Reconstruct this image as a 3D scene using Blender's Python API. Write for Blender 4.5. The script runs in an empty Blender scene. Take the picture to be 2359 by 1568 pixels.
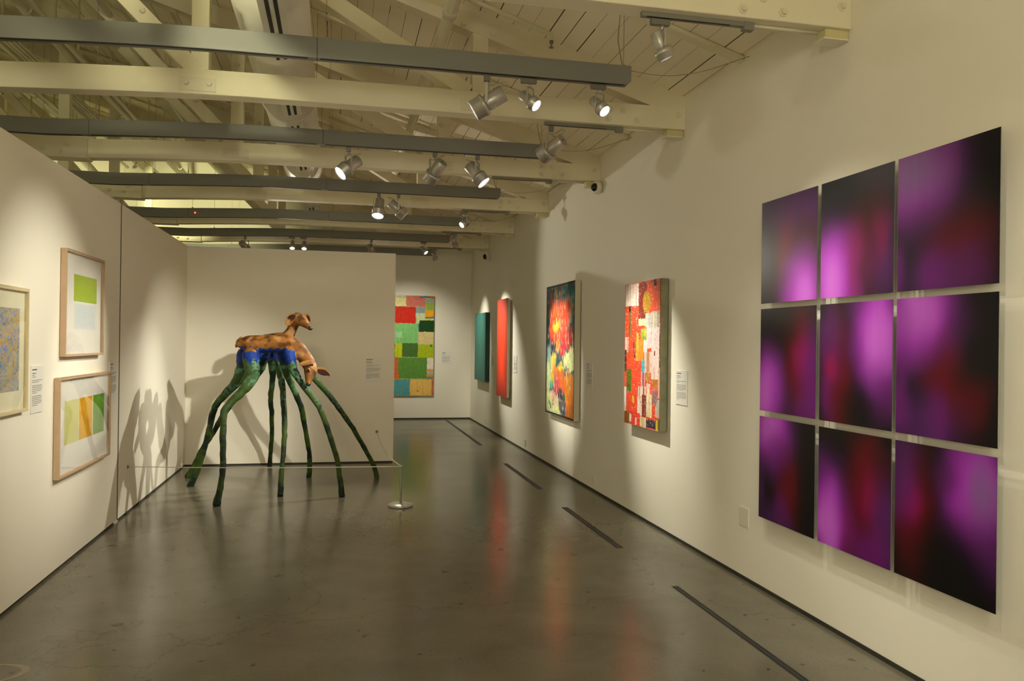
import bpy, bmesh, math, random
import numpy as np
from mathutils import Vector, Matrix, noise
random.seed(7); rng = np.random.default_rng(7)
PI = math.pi
S = bpy.context.scene
C = bpy.data.collections.new('gallery'); S.collection.children.link(C)

# ------------------------------------------------------------------ camera, world, lights, exposure
cd = bpy.data.cameras.new('camera'); cam = bpy.data.objects.new('camera', cd); C.objects.link(cam)
cd.sensor_width = 36.0; cd.sensor_fit = 'HORIZONTAL'; cd.lens = 1838.0 / 2359 * 36; cd.clip_start = .05
yaw, pitch, roll = .21579, .00342, .01294
cy, sy, cp, sp, cr, sr = math.cos(yaw), math.sin(yaw), math.cos(pitch), math.sin(pitch), math.cos(roll), math.sin(roll)
fwd = Vector((sy, cy, 0)); rt = Vector((cy, -sy, 0)); up = Vector((0, 0, 1))
f2 = fwd * cp + up * sp; u2 = up * cp - fwd * sp
r3 = rt * cr + u2 * sr; u3 = u2 * cr - rt * sr
m = Matrix((r3, u3, -f2)).transposed().to_4x4(); m.translation = Vector((0, 0, 1.75))
cam.matrix_world = m; S.camera = cam
S.view_settings.view_transform = 'Standard'; S.view_settings.look = 'None'
S.view_settings.gamma = 1; S.view_settings.use_curve_mapping = False
S.view_settings.exposure = 1.2
S.cycles.diffuse_bounces = 8
w = bpy.data.worlds.new('world'); S.world = w; w.use_nodes = True
w.node_tree.nodes['Background'].inputs[0].default_value = (1, .85, .6, 1)
w.node_tree.nodes['Background'].inputs[1].default_value = .05

LC = (1, .955, .79)
def spot(loc, tgt, power, size=40, blend=.8, rad=.03, col=LC):
    l = bpy.data.lights.new('spot_beam', 'SPOT'); l.energy = power; l.spot_size = math.radians(size)
    l.spot_blend = blend; l.shadow_soft_size = rad; l.color = col
    o = bpy.data.objects.new('spot_beam', l); C.objects.link(o); o.location = loc
    o.rotation_euler = (Vector(tgt) - Vector(loc)).to_track_quat('-Z', 'Y').to_euler()
    return o
def point(loc, power, rad=.15, col=LC):
    l = bpy.data.lights.new('point_light', 'POINT'); l.energy = power; l.shadow_soft_size = rad; l.color = col
    o = bpy.data.objects.new('point_light', l); C.objects.link(o); o.location = loc
    return o
# added unseen spots without fixtures: wash of the nine panels and of the near left wall, floor
for a in [((1.6, .6, 3.5), (2.95, 3.4, 1.2), 20, 56, .8), ((1.0, 1.9, 3.5), (2.95, 4.1, 1.2), 24, 50, .8),
          ((.4, 2.6, 3.5), (-2.0, 5.6, 1.2), 46, 50, 1), ((1.4, 5.0, 3.5), (2.9, 4.5, .6), 16, 75, 1),
          ((-.3, 1.2, 3.5), (-2.0, 3.8, 1.0), 16, 60, 1), ((.2, -1.5, 3.5), (.4, 1.5, 0), 60, 90, .8),
          ((1.5, -2.5, 3.5), (3.0, -1.5, 1.5), 60, 80, .8), ((-.5, -2.5, 3.5), (-2.0, -1.5, 1.5), 60, 80, .8)]:
    spot(*a)
point((-.9, -2.4, 2.6), 115, .5)                             # added unseen fill light behind the viewer, lifts truss fronts and ceiling
spot((-.45, 4.1, 3.72), (-.52, 5.3, 4.2), 90, 110, 1, .06, (1, .97, .7))            # lamp on the near truss shining on the duct
spot((-1.0, 3.2, 4.3), (-.2, 6.6, 4.4), 90, 100, .8, .12, (1, .95, .6))            # work light above the frame, on the duct and the near truss
for p, e in [((-5.5, 4.0, 2.8), 12), ((-5.0, 9.5, 2.8), 14)]:
    point(p, e, .25, (1, .95, .5))                          # lamps of the next gallery, over the partition
for x in (-2.9, -5.2, -7.6): spot((x, 14.6, 4.5), (x, 18.1, 4.2), 150, 66, .8, .1, (1, .96, .5))
spot((-1.2, 13.6, 3.36), (3, 8, 2.6), 90, 70, .5, .03)      # lamp of the room behind the partition, over its top

# ------------------------------------------------------------------ materials
def lin(h):
    h = h.lstrip('#'); c = [int(h[i:i + 2], 16) / 255 for i in (0, 2, 4)]
    return tuple(x / 12.92 if x <= .04045 else ((x + .055) / 1.055) ** 2.4 for x in c)
def mat(name, col, rough=.6, metal=0, spec=.5, bump=0, bscale=30, var=0, vscale=3, coat=0, emit=None, estr=0):
    m = bpy.data.materials.new(name); m.use_nodes = True; nt = m.node_tree; b = nt.nodes['Principled BSDF']
    c = lin(col) if isinstance(col, str) else col
    b.inputs['Base Color'].default_value = (*c, 1); b.inputs['Roughness'].default_value = rough
    b.inputs['Metallic'].default_value = metal; b.inputs['Specular IOR Level'].default_value = spec
    b.inputs['Coat Weight'].default_value = coat; b.inputs['Coat Roughness'].default_value = .08
    if emit: b.inputs['Emission Color'].default_value = (*emit, 1); b.inputs['Emission Strength'].default_value = estr
    tc = nt.nodes.new('ShaderNodeTexCoord')
    if var:
        n = nt.nodes.new('ShaderNodeTexNoise'); n.inputs['Scale'].default_value = vscale; n.inputs['Detail'].default_value = 6
        nt.links.new(tc.outputs['Object'], n.inputs['Vector'])
        mx = nt.nodes.new('ShaderNodeMix'); mx.data_type = 'RGBA'
        mx.inputs[6].default_value = (*[x * (1 - var) for x in c], 1); mx.inputs[7].default_value = (*[min(1, x * (1 + var)) for x in c], 1)
        nt.links.new(n.outputs['Fac'], mx.inputs[0]); nt.links.new(mx.outputs[2], b.inputs['Base Color'])
    if bump:
        n = nt.nodes.new('ShaderNodeTexNoise'); n.inputs['Scale'].default_value = bscale; n.inputs['Detail'].default_value = 4
        nt.links.new(tc.outputs['Object'], n.inputs['Vector'])
        bp = nt.nodes.new('ShaderNodeBump'); bp.inputs['Strength'].default_value = bump; bp.inputs['Distance'].default_value = .01
        nt.links.new(n.outputs['Fac'], bp.inputs['Height']); nt.links.new(bp.outputs['Normal'], b.inputs['Normal'])
    return m
def attr_mat(name, rough=.6, spec=.5, bump=0, bscale=40, coat=0):
    m = mat(name, '#808080', rough, 0, spec, bump, bscale, coat=coat); nt = m.node_tree
    a = nt.nodes.new('ShaderNodeVertexColor'); a.layer_name = 'paint'
    nt.links.new(a.outputs['Color'], nt.nodes['Principled BSDF'].inputs['Base Color']); return m

M = {}
M['wall'] = mat('wall_paint', (.84, .80, .69), .75, spec=.2, bump=.06, bscale=60, var=.02, vscale=.8)
M['wallR'] = M['wall']
M['timber'] = mat('painted_timber', (.80, .75, .56), .6, spec=.3, bump=.35, bscale=9, var=.07, vscale=2.5)
M['timber2'] = mat('painted_timber_old', (.76, .70, .53), .65, spec=.3, bump=.35, bscale=12, var=.10, vscale=3)
M['iron'] = mat('painted_iron', (.72, .68, .51), .5, spec=.4, bump=.1)
M['pipe'] = mat('painted_pipe', (.66, .62, .46), .45, spec=.4, var=.05)
M['duct'] = mat('duct_paint', (.84, .82, .72), .4, spec=.4)
M['beam'] = mat('grey_channel', (.205, .205, .18), .5, spec=.4, var=.03)
M['track'] = mat('grey_track', (.22, .21, .17), .45, spec=.4)
M['black'] = mat('black', (.012, .012, .011), .6)
M['base'] = mat('dark_reveal', (.03, .026, .018), .7)
M['silver'] = mat('silver_housing', (.46, .44, .39), .36, metal=.5)
M['silverd'] = mat('silver_dark', (.20, .19, .16), .45, metal=.5)
M['lens'] = mat('lamp_lens', (.9, .9, .9), .2, emit=(1, .93, .95), estr=9)
M['reflector'] = mat('lamp_reflector', (.8, .8, .8), .15, metal=1)
M['wood'] = mat('pale_wood', (.50, .345, .215), .5, spec=.3, var=.10, vscale=20)
M['woodp'] = mat('pale_maple', (.66, .56, .36), .5, spec=.3, var=.05, vscale=20)
M['matb'] = mat('white_mount', (.86, .84, .78), .8, spec=.2)
M['matc'] = mat('cream_mount', (.84, .81, .60), .8, spec=.2)
M['card'] = mat('card_white', (.80, .78, .72), .7)
M['ink'] = mat('card_ink', (.30, .28, .26), .7)
M['inkd'] = mat('card_ink_dark', (.10, .09, .09), .7)
M['plate'] = mat('outlet_plastic', (.76, .72, .60), .4)
M['slot'] = mat('floor_grille', (.045, .043, .04), .5, spec=.4, var=.2, vscale=30)
M['box'] = mat('junction_yellow', (.62, .56, .30), .5)
M['cable'] = mat('grey_cable', (.33, .30, .21), .5)
M['cord'] = mat('pale_cord', (.62, .60, .50), .5)
M['post'] = mat('stanchion_metal', (.50, .49, .43), .32, metal=.6)
M['led'] = mat('red_led', (1, .05, .02), .3, emit=(1, .06, .02), estr=4)
M['art'] = attr_mat('oil_paint', .6, .25, .25, 60)
M['photo'] = attr_mat('satin_print', .3, .16)
M['felt'] = attr_mat('painted_hide', .65, .3, .5, 45)
M['nose'] = mat('black_nose', (.012, .014, .014), .35)
M['eye'] = mat('dark_eye', (.01, .008, .006), .15)
M['lid'] = mat('ochre_lid', (.42, .22, .05), .5)
M['sage'] = mat('sage_frame', (.42, .40, .28), .45)
M['creamframe'] = mat('cream_frame', (.62, .57, .42), .45)
M['dome'] = mat('smoked_dome', (.01, .01, .01), .08)
M['steel'] = mat('cleat_steel', (.5, .5, .48), .3, metal=.8)

def glass_mat():
    m = bpy.data.materials.new('picture_glass'); m.use_nodes = True; nt = m.node_tree; nt.nodes.clear()
    o = nt.nodes.new('ShaderNodeOutputMaterial'); mx = nt.nodes.new('ShaderNodeMixShader')
    t = nt.nodes.new('ShaderNodeBsdfTransparent'); g = nt.nodes.new('ShaderNodeBsdfGlossy'); g.inputs['Roughness'].default_value = .02
    lw = nt.nodes.new('ShaderNodeLayerWeight'); lw.inputs['Blend'].default_value = .5
    pw = nt.nodes.new('ShaderNodeMath'); pw.operation = 'POWER'; pw.inputs[1].default_value = 4; nt.links.new(lw.outputs['Facing'], pw.inputs[0])
    ml = nt.nodes.new('ShaderNodeMath'); ml.operation = 'MULTIPLY_ADD'; ml.inputs[1].default_value = .6; ml.inputs[2].default_value = .025; nt.links.new(pw.outputs[0], ml.inputs[0])
    nt.links.new(ml.outputs[0], mx.inputs[0]); nt.links.new(t.outputs[0], mx.inputs[1]); nt.links.new(g.outputs[0], mx.inputs[2])
    nt.links.new(mx.outputs[0], o.inputs[0]); return m
M['glass'] = glass_mat()

def floor_mat():
    m = mat('polished_concrete', (.2, .19, .15), .2, spec=.5); nt = m.node_tree; N = nt.nodes; Lk = nt.links; b = N['Principled BSDF']
    tc = N.new('ShaderNodeTexCoord')
    def noi(s, d=6, dist=0):
        n = N.new('ShaderNodeTexNoise'); n.inputs['Scale'].default_value = s; n.inputs['Detail'].default_value = d; n.inputs['Distortion'].default_value = dist
        Lk.new(tc.outputs['Object'], n.inputs['Vector']); return n.outputs['Fac']
    def ramp(inp, st):
        r = N.new('ShaderNodeValToRGB'); el = r.color_ramp.elements
        while len(el) < len(st): el.new(.5)
        for e, (p, c) in zip(el, st): e.position = p; e.color = (*c, 1)
        Lk.new(inp, r.inputs[0]); return r.outputs[0]
    def mult(a, bb, fac=1.0):
        x = N.new('ShaderNodeMix'); x.data_type = 'RGBA'; x.blend_type = 'MULTIPLY'; x.inputs[0].default_value = fac
        Lk.new(a, x.inputs[6]); Lk.new(bb, x.inputs[7]); return x.outputs[2]
    c = ramp(noi(.55, 8, .6), [(.3, (.135, .122, .088)), (.5, (.168, .152, .110)), (.7, (.195, .178, .130))])
    c = mult(c, ramp(noi(3.0, 8, .5), [(.3, (.86, .85, .84)), (.6, (1, 1, 1))]))
    c = mult(c, ramp(noi(60, 3), [(.3, (.86, .86, .85)), (.7, (1.0, 1.0, 1.0))]))
    c = mult(c, ramp(noi(9, 2), [(.28, (.45, .43, .40)), (.31, (1, 1, 1))]))
    v = N.new('ShaderNodeTexVoronoi'); v.feature = 'DISTANCE_TO_EDGE'; v.inputs['Scale'].default_value = .33
    dn = N.new('ShaderNodeTexNoise'); dn.inputs['Scale'].default_value = 1.8; dn.inputs['Detail'].default_value = 6; Lk.new(tc.outputs['Object'], dn.inputs['Vector'])
    ad = N.new('ShaderNodeMix'); ad.data_type = 'RGBA'; ad.blend_type = 'LINEAR_LIGHT'; ad.inputs[0].default_value = .45
    Lk.new(tc.outputs['Object'], ad.inputs[6]); Lk.new(dn.outputs['Color'], ad.inputs[7]); Lk.new(ad.outputs[2], v.inputs['Vector'])
    c = mult(c, ramp(v.outputs['Distance'], [(0, (.62, .6, .56)), (.0016, (1, 1, 1))]), .6)
    Lk.new(c, b.inputs['Base Color'])
    rr = N.new('ShaderNodeMapRange'); rr.inputs['To Min'].default_value = .15; rr.inputs['To Max'].default_value = .27; Lk.new(noi(1.3, 5), rr.inputs['Value']); Lk.new(rr.outputs[0], b.inputs['Roughness'])
    bp = N.new('ShaderNodeBump'); bp.inputs['Strength'].default_value = .03; bp.inputs['Distance'].default_value = .01
    Lk.new(noi(2.2, 3), bp.inputs['Height']); Lk.new(bp.outputs['Normal'], b.inputs['Normal'])
    return m
M['floor'] = floor_mat()

def deck_mat():
    m = mat('board_ceiling', (.7, .62, .45), .7, spec=.2); nt = m.node_tree; N = nt.nodes; Lk = nt.links; b = N['Principled BSDF']
    tc = N.new('ShaderNodeTexCoord'); sx = N.new('ShaderNodeSeparateXYZ'); Lk.new(tc.outputs['Object'], sx.inputs[0])
    def math_(op, a, bb=None):
        n = N.new('ShaderNodeMath'); n.operation = op
        for i, x in enumerate((a, bb)):
            if x is None: continue
            if isinstance(x, (int, float)): n.inputs[i].default_value = x
            else: Lk.new(x, n.inputs[i])
        return n.outputs[0]
    q = math_('DIVIDE', sx.outputs[0], .142); fr = math_('FRACT', q); fl = math_('FLOOR', q)
    wn = N.new('ShaderNodeTexWhiteNoise'); wn.noise_dimensions = '2D'
    cb = N.new('ShaderNodeCombineXYZ'); Lk.new(fl, cb.inputs[0])
    Lk.new(math_('FLOOR', math_('DIVIDE', math_('ADD', sx.outputs[1], math_('MULTIPLY', fl, 1.37)), 2.3)), cb.inputs[1]); Lk.new(cb.outputs[0], wn.inputs['Vector'])
    wd = math_('ADD', math_('MULTIPLY', math_('POWER', wn.outputs['Value'], 2.5), .05), .014)
    gap = math_('LESS_THAN', fr, wd)
    n = N.new('ShaderNodeTexNoise'); n.inputs['Scale'].default_value = 3; n.inputs['Detail'].default_value = 5; Lk.new(tc.outputs['Object'], n.inputs['Vector'])
    c1 = N.new('ShaderNodeMix'); c1.data_type = 'RGBA'; c1.inputs[6].default_value = (.86, .78, .60, 1); c1.inputs[7].default_value = (.90, .83, .66, 1)
    Lk.new(math_('ADD', math_('MULTIPLY', wn.outputs['Value'], .5), math_('MULTIPLY', n.outputs['Fac'], .5)), c1.inputs[0])
    c2 = N.new('ShaderNodeMix'); c2.data_type = 'RGBA'; Lk.new(gap, c2.inputs[0]); Lk.new(c1.outputs[2], c2.inputs[6]); c2.inputs[7].default_value = (.05, .035, .02, 1)
    Lk.new(c2.outputs[2], b.inputs['Base Color'])
    bp = N.new('ShaderNodeBump'); bp.inputs['Strength'].default_value = .5; bp.inputs['Distance'].default_value = .01; bp.invert = True
    Lk.new(gap, bp.inputs['Height']); Lk.new(bp.outputs['Normal'], b.inputs['Normal'])
    return m
M['deck'] = deck_mat()

# ------------------------------------------------------------------ mesh helpers
class MB:
    """collects shapes in world metres; build() links them as one mesh object"""
    def __init__(s): s.v = []; s.f = []; s.sm = []; s.mi = []; s.mats = []
    def add(s, vs, fs, smooth=False):
        o = len(s.v); s.v += [tuple(x) for x in vs]; s.f += [tuple(i + o for i in f) for f in fs]; s.sm += [smooth] * len(fs); return s
    def box(s, x0, x1, y0, y1, z0, z1):
        x0, x1 = sorted((x0, x1)); y0, y1 = sorted((y0, y1)); z0, z1 = sorted((z0, z1))
        return s.add([(x, y, z) for z in (z0, z1) for y in (y0, y1) for x in (x0, x1)],
                     [(0, 2, 3, 1), (4, 5, 7, 6), (0, 1, 5, 4), (2, 6, 7, 3), (0, 4, 6, 2), (1, 3, 7, 5)])
    def bar(s, a, b, w, h, up=(0, 0, 1), ext=0):
        a = Vector(a); b = Vector(b); d = (b - a).normalized(); a = a - d * ext; b = b + d * ext
        sd = d.cross(Vector(up)).normalized(); u = sd.cross(d).normalized()
        vs = [p + sd * (i * w / 2) + u * (j * h / 2) for p in (a, b) for i, j in ((-1, -1), (1, -1), (1, 1), (-1, 1))]
        return s.add(vs, [(3, 2, 1, 0), (4, 5, 6, 7), (0, 1, 5, 4), (1, 2, 6, 5), (2, 3, 7, 6), (3, 0, 4, 7)])
    def prism(s, poly, axis, t0, t1):
        """poly in the two other axes, extruded along axis"""
        n = len(poly)
        def P(p, t):
            q = list(p); q.insert(axis, t); return tuple(q)
        vs = [P(p, t0) for p in poly] + [P(p, t1) for p in poly]
        return s.add(vs, [tuple(range(n))[::-1], tuple(range(n, 2 * n))] + [(i, (i + 1) % n, n + (i + 1) % n, n + i) for i in range(n)])
    def lathe(s, a, d, prof, n=24, cap0=True, cap1=True, smooth=True):
        """prof = (distance along d, radius)"""
        a = Vector(a); d = Vector(d).normalized(); t = Vector((0, 0, 1)) if abs(d.z) < .9 else Vector((1, 0, 0))
        e1 = d.cross(t).normalized(); e2 = d.cross(e1); o = []
        for (h, r) in prof:
            o += [a + d * h + (e1 * math.cos(2 * PI * k / n) + e2 * math.sin(2 * PI * k / n)) * r for k in range(n)]
        fs = [(i * n + k, i * n + (k + 1) % n, (i + 1) * n + (k + 1) % n, (i + 1) * n + k) for i in range(len(prof) - 1) for k in range(n)]
        s.add(o, fs, smooth)
        if cap0: s.add(o[:n], [tuple(range(n))[::-1]])
        if cap1: s.add(o[-n:], [tuple(range(n))])
        return s
    def cyl(s, a, b, r, n=16):
        d = Vector(b) - Vector(a); return s.lathe(a, d, [(0, r), (d.length, r)], n)
    def tube(s, pts, r, n=8):
        pts = [Vector(p) for p in pts]; rr = r if isinstance(r, (list, tuple)) else [r] * len(pts); o = []; ref = None
        for i, p in enumerate(pts):
            d = (pts[min(i + 1, len(pts) - 1)] - pts[max(i - 1, 0)]).normalized()
            if ref is None: ref = d.cross(Vector((0, 0, 1)) if abs(d.z) < .9 else Vector((1, 0, 0))).normalized()
            e1 = (ref - d * ref.dot(d)).normalized(); ref = e1; e2 = d.cross(e1)
            o += [p + (e1 * math.cos(2 * PI * k / n) + e2 * math.sin(2 * PI * k / n)) * rr[i] for k in range(n)]
        m_ = len(pts)
        s.add(o, [(i * n + k, i * n + (k + 1) % n, (i + 1) * n + (k + 1) % n, (i + 1) * n + k) for i in range(m_ - 1) for k in range(n)], True)
        s.add(o[:n], [tuple(range(n))[::-1]]); s.add(o[-n:], [tuple(range(n))]); return s
    def sphere(s, c, r, n=16, sc=(1, 1, 1), rot=None):
        vs = []; fs = []; h = n // 2
        for i in range(h + 1):
            for k in range(n):
                p = Vector((math.sin(PI * i / h) * math.cos(2 * PI * k / n) * sc[0], math.sin(PI * i / h) * math.sin(2 * PI * k / n) * sc[1], math.cos(PI * i / h) * sc[2])) * r
                if rot: p = rot @ p
                vs.append(Vector(c) + p)
        for i in range(h):
            for k in range(n): fs.append((i * n + k, (i + 1) * n + k, (i + 1) * n + (k + 1) % n, i * n + (k + 1) % n))
        return s.add(vs, fs, True)
    def build(s, name, m_, parent=None, origin=None, bevel=0):
        off = Vector((0, 0, 0)); p = parent
        while p: off += p.location; p = p.parent
        if not parent:
            a = np.array(s.v); off = Vector(origin) if origin else Vector(((a[:, 0].min() + a[:, 0].max()) / 2, (a[:, 1].min() + a[:, 1].max()) / 2, a[:, 2].min()))
        me = bpy.data.meshes.new(name); me.from_pydata([tuple(Vector(x) - off) for x in s.v], [], s.f)
        me.polygons.foreach_set('use_smooth', s.sm); me.validate()
        b = bmesh.new(); b.from_mesh(me); bmesh.ops.remove_doubles(b, verts=b.verts, dist=1e-6); bmesh.ops.recalc_face_normals(b, faces=b.faces); b.to_mesh(me); b.free()
        me.materials.append(m_); o = bpy.data.objects.new(name, me); C.objects.link(o)
        if parent: o.parent = parent
        else: o.location = off
        if bevel:
            md = o.modifiers.new('bevel', 'BEVEL'); md.width = bevel; md.segments = 2; md.limit_method = 'ANGLE'
        return o
def tag(o, label, cat=None, group=None, kind=None):
    if label: o['label'] = label
    if cat: o['category'] = cat
    if group: o['group'] = group
    if kind: o['kind'] = kind
    return o
def thing(name, loc, label, cat, group=None):
    o = bpy.data.objects.new(name, None); C.objects.link(o); o.location = loc; o.empty_display_size = .1
    return tag(o, label, cat, group)
def struct(o, label=None): o['kind'] = 'structure'; return o

# ------------------------------------------------------------------ measures (metres)
XR, XL, YF, YP, XPR = 3.01, -2.028, 18.147, 11.683, .816
Y0, SP, ZB, ZT, ZW = 4.265, 2.3555, 3.673, 3.868, 3.03
XW, YB, XRIDGE = -12.0, -5.0, -6.0
def roof(x): return 3.965 + .31 * (XR - x) if x > XRIDGE else 3.965 + .31 * (XR - XRIDGE) - .31 * (XRIDGE - x)

# ------------------------------------------------------------------ shell
struct(MB().box(XW, XR + .2, YB, YF + .2, -.2, 0).build('floor', M['floor'], origin=(0, 0, 0)))
struct(MB().box(XR, XR + .2, YB, YF + .2, 0, 5.0).build('wall_right', M['wall'], origin=(0, 0, 0)))
struct(MB().box(XW, XR, YF, YF + .2, 0, 7.2).build('wall_far', M['wall'], origin=(0, 0, 0)))
struct(MB().box(XW, XR, YB - .2, YB, 0, 7.2).build('wall_back', M['wall'], origin=(0, 0, 0)))
struct(MB().box(XW - .2, XW, YB, YF + .2, 0, 6).build('wall_outer_left', M['wall'], origin=(0, 0, 0)))
struct(MB().box(XL - .16, XL, YB, 8.226, .022, ZW).build('wall_left', M['wall'], origin=(0, 0, 0)))
struct(MB().box(XL - .16, XL, 8.266, YP + .16, .022, ZW).build('wall_left_far', M['wall'], origin=(0, 0, 0)))
struct(MB().box(XL, XPR, YP, YP + .16, .022, ZW).build('wall_partition', M['wall'], origin=(0, 0, 0)))
c = MB()
xe = XR + .2
c.add([(xe, YB, roof(xe)), (XRIDGE, YB, roof(XRIDGE)), (XW - .2, YB, roof(XW - .2)), (xe, YF + .2, roof(xe)), (XRIDGE, YF + .2, roof(XRIDGE)), (XW - .2, YF + .2, roof(XW - .2)),
       (xe, YB, roof(xe) + .1), (XRIDGE, YB, roof(XRIDGE) + .1), (XW - .2, YB, roof(XW - .2) + .1), (xe, YF + .2, roof(xe) + .1), (XRIDGE, YF + .2, roof(XRIDGE) + .1), (XW - .2, YF + .2, roof(XW - .2) + .1)],
      [(0, 1, 4, 3), (1, 2, 5, 4), (6, 9, 10, 7), (7, 10, 11, 8), (0, 3, 9, 6), (2, 8, 11, 5), (0, 6, 7, 1), (1, 7, 8, 2), (3, 4, 10, 9), (4, 5, 11, 10)])
struct(c.build('ceiling', M['deck'], origin=(0, 0, 0)))
struct(MB().box(XR - .006, XR, YB, YF, 0, .026).build('baseboard_right', M['base']))
struct(MB().box(XL + .02, XR - .006, YF - .006, YF, 0, .03).build('baseboard_far', M['base']))
struct(MB().box(XL - .15, XL - .012, YB, 8.24, 0, .0215).build('baseboard_left', M['base']))
struct(MB().box(XL - .15, XL - .01, 8.25, YP + .15, 0, .0215).build('baseboard_left_far', M['base']))
struct(MB().box(XL - .01, XPR - .01, YP + .01, YP + .15, 0, .0215).build('baseboard_partition', M['base']))
struct(MB().box(XL - .03, XL - .002, 8.226, 8.266, 0, ZW - .002).build('trim_1', M['base']))
struct(MB().box(XL - .012, XL + .012, 8.16, 8.226, 0, .0215).build('trim_2', M['wall']))

def sag(x): return -.030 * min(max(0, -x - .8), 1.75) ** 1.4
def sagbar(x0, x1, y0, y1, z0, z1):
    n = max(1, int(abs(x1 - x0) / .3)); xs = [x0 + (x1 - x0) * i / n for i in range(n + 1)]; q = MB()
    for a, b in zip(xs[:-1], xs[1:]):
        pass
    vs = [(x, y, z + sag(x)) for x in xs for (y, z) in ((y0, z0), (y1, z0), (y1, z1), (y0, z1))]
    fs = [(3, 2, 1, 0), tuple(4 * n + k for k in range(4))] + [(4 * i + k, 4 * i + (k + 1) % 4, 4 * i + 4 + (k + 1) % 4, 4 * i + 4 + k) for i in range(n) for k in range(4)]
    return q.add(vs, fs)

# dark slot grilles let into the floor
sl = [((2.395, 2.445), (2.6, 5.415), 'nearest, running out of the picture under the nine purple panels'), ((2.37, 2.435), (6.51, 8.235), 'below the red and cream collage'),
      ((2.38, 2.445), (9.31, 11.365), 'below the dark-framed abstract painting'), ((2.395, 2.455), (13.44, 17.9), 'farthest, reaching toward the far wall')]
for (xa, xb), (ya, yb), t in sl:
    g = thing('floor_grille', ((xa + xb) / 2, (ya + yb) / 2, 0), 'long narrow dark floor grille, ' + t, 'floor grille', 'slot grilles along the right wall')
    MB().box(xa, xb, ya, yb, -.002, .0015).build('grille_plate', M['slot'], g)
    q = MB()
    for x in (xa + .012, xb - .012): q.box(x - .003, x + .003, ya + .01, yb - .01, .0015, .0028)
    q.build('grille_bar', M['black'], g)
tag(MB().box(-1.9, 2.42, 17.86, 17.874, -.002, .0015).build('floor_joint', M['slot']), 'thin dark seam across the floor in front of the far wall', 'floor joint')
# ring stain left of the viewer: wear on the floor
q = MB(); pts = []
for k in range(40):
    a = 2 * PI * k / 40; pts.append((a, .135 + .012 * math.sin(3 * a + 1)))
vs = []; fs = []
for k, (a, r) in enumerate(pts):
    ww = .016 + .02 * max(0, math.cos(a - .2)); vs += [(-1.70 + r * math.cos(a), 4.62 + r * math.sin(a), .0006), (-1.70 + (r - ww) * math.cos(a), 4.62 + (r - ww) * math.sin(a), .0006)]
n = len(pts)
for k in range(n): fs.append((2 * k, 2 * ((k + 1) % n), 2 * ((k + 1) % n) + 1, 2 * k + 1))
q.add(vs, fs); tag(q.build('floor_stain', mat('stain', (.27, .24, .15), .3)), 'pale ring-shaped stain on the concrete near the left wall', 'stain')

# ------------------------------------------------------------------ roof trusses
NAMES = ['nearest, cut off by the top edge of the picture', 'second from the viewer', 'third, with a dome camera at its wall end',
         'fourth from the viewer', 'fifth, second last before the far wall', 'sixth and farthest from the viewer']
PX = [(1.15, 'p'), (-1.08, 'p'), (-3.5, 'p'), (-6.0, 'p'), (-8.5, 'p')]
def chord_z(x): return roof(x) - .2
def truss(k):
    y = Y0 + k * SP; yb = y + .155
    t = thing('roof_truss', (0, y, ZB), 'cream painted timber roof truss, ' + NAMES[k], 'roof truss', 'timber roof trusses')
    sagbar(-2.54, XR, y, yb, ZB, ZT).build('bottom_chord', M['timber'], t, bevel=.006)
    sagbar(-4.6, -2.54, y - .03, yb + .03, ZB - .012, ZT + .01).build('splice_plank', M['timber2'], t, bevel=.006)
    sagbar(XW, -4.6, y, yb, ZB, ZT).build('bottom_chord', M['timber'], t)
    tc = MB().prism([(XR, roof(XR)), (XR, roof(XR) - .2), (XRIDGE, chord_z(XRIDGE)), (XRIDGE, roof(XRIDGE))], 1, y + .005, yb - .005)
    tc.build('top_chord', M['timber2'], t)
    MB().prism([(XW, roof(XW)), (XW, roof(XW) - .2), (XRIDGE, chord_z(XRIDGE)), (XRIDGE, roof(XRIDGE))], 1, y + .005, yb - .005).build('top_chord', M['timber2'], t)
    for x, _ in PX:
        MB().box(x - .066, x + .066, y + .012, yb - .012, ZT - .05, chord_z(x) + .03).build('post', M['timber'], t, bevel=.005)
    for a, b in [((1.06, ZT - .01), (-1.02, chord_z(-1.08) + .03)), ((-1.1, ZT - .02), (-2.83, chord_z(-2.83))), ((-3.55, ZT - .08), (-5.95, chord_z(-6))), ((-8.45, ZT - .08), (-6.05, chord_z(-6)))]:
        MB().bar((a[0], y + .077, a[1]), (b[0], y + .077, b[1]), .125, .135, (0, 1, 0), .0).build('diagonal', M['timber'], t, bevel=.005)
    for x in (-1.09, 1.12, -3.5):
        p = MB().box(x - .135, x + .135, y - .008 - (.03 if x < -2 else 0), y, 3.695 + sag(x), 3.80 + sag(x)).build('gusset_plate', M['iron'], t)
        for dx in (-.085, .085):
            MB().lathe((x + dx, y - .008 - (.03 if x < -2 else 0), 3.755 + sag(x)), (0, -1, 0), [(0, .022), (.018, .02)], 6, smooth=False).build('bolt', M['iron'], p)
    for bx, bz in [(2.42, 3.80), (2.30, 3.80), (2.29, 3.72), (2.55, 3.725), (2.94, 3.80)] + [(-2.72, 3.80), (-2.95, 3.74), (-2.78, 3.725)]:
        yy = y if bx > 0 else y - .03
        MB().lathe((bx, yy, bz + sag(bx)), (0, -1, 0), [(0, .030), (.008, .03), (.009, .019), (.026, .018)], 6, smooth=False).build('bolt', M['iron'], t)
    for bx, bz in [(1.0, 4.42), (1.25, 4.36), (1.12, 4.2), (-1.08, 4.7), (-1.5, 4.28)]:
        MB().lathe((bx, y + .006, bz), (0, -1, 0), [(0, .026), (.02, .018)], 6, smooth=False).build('bolt', M['iron'], t)
    return t
for k in range(6): truss(k)
# side plates at the knuckle of the second truss, seen behind the sprinkler

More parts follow.
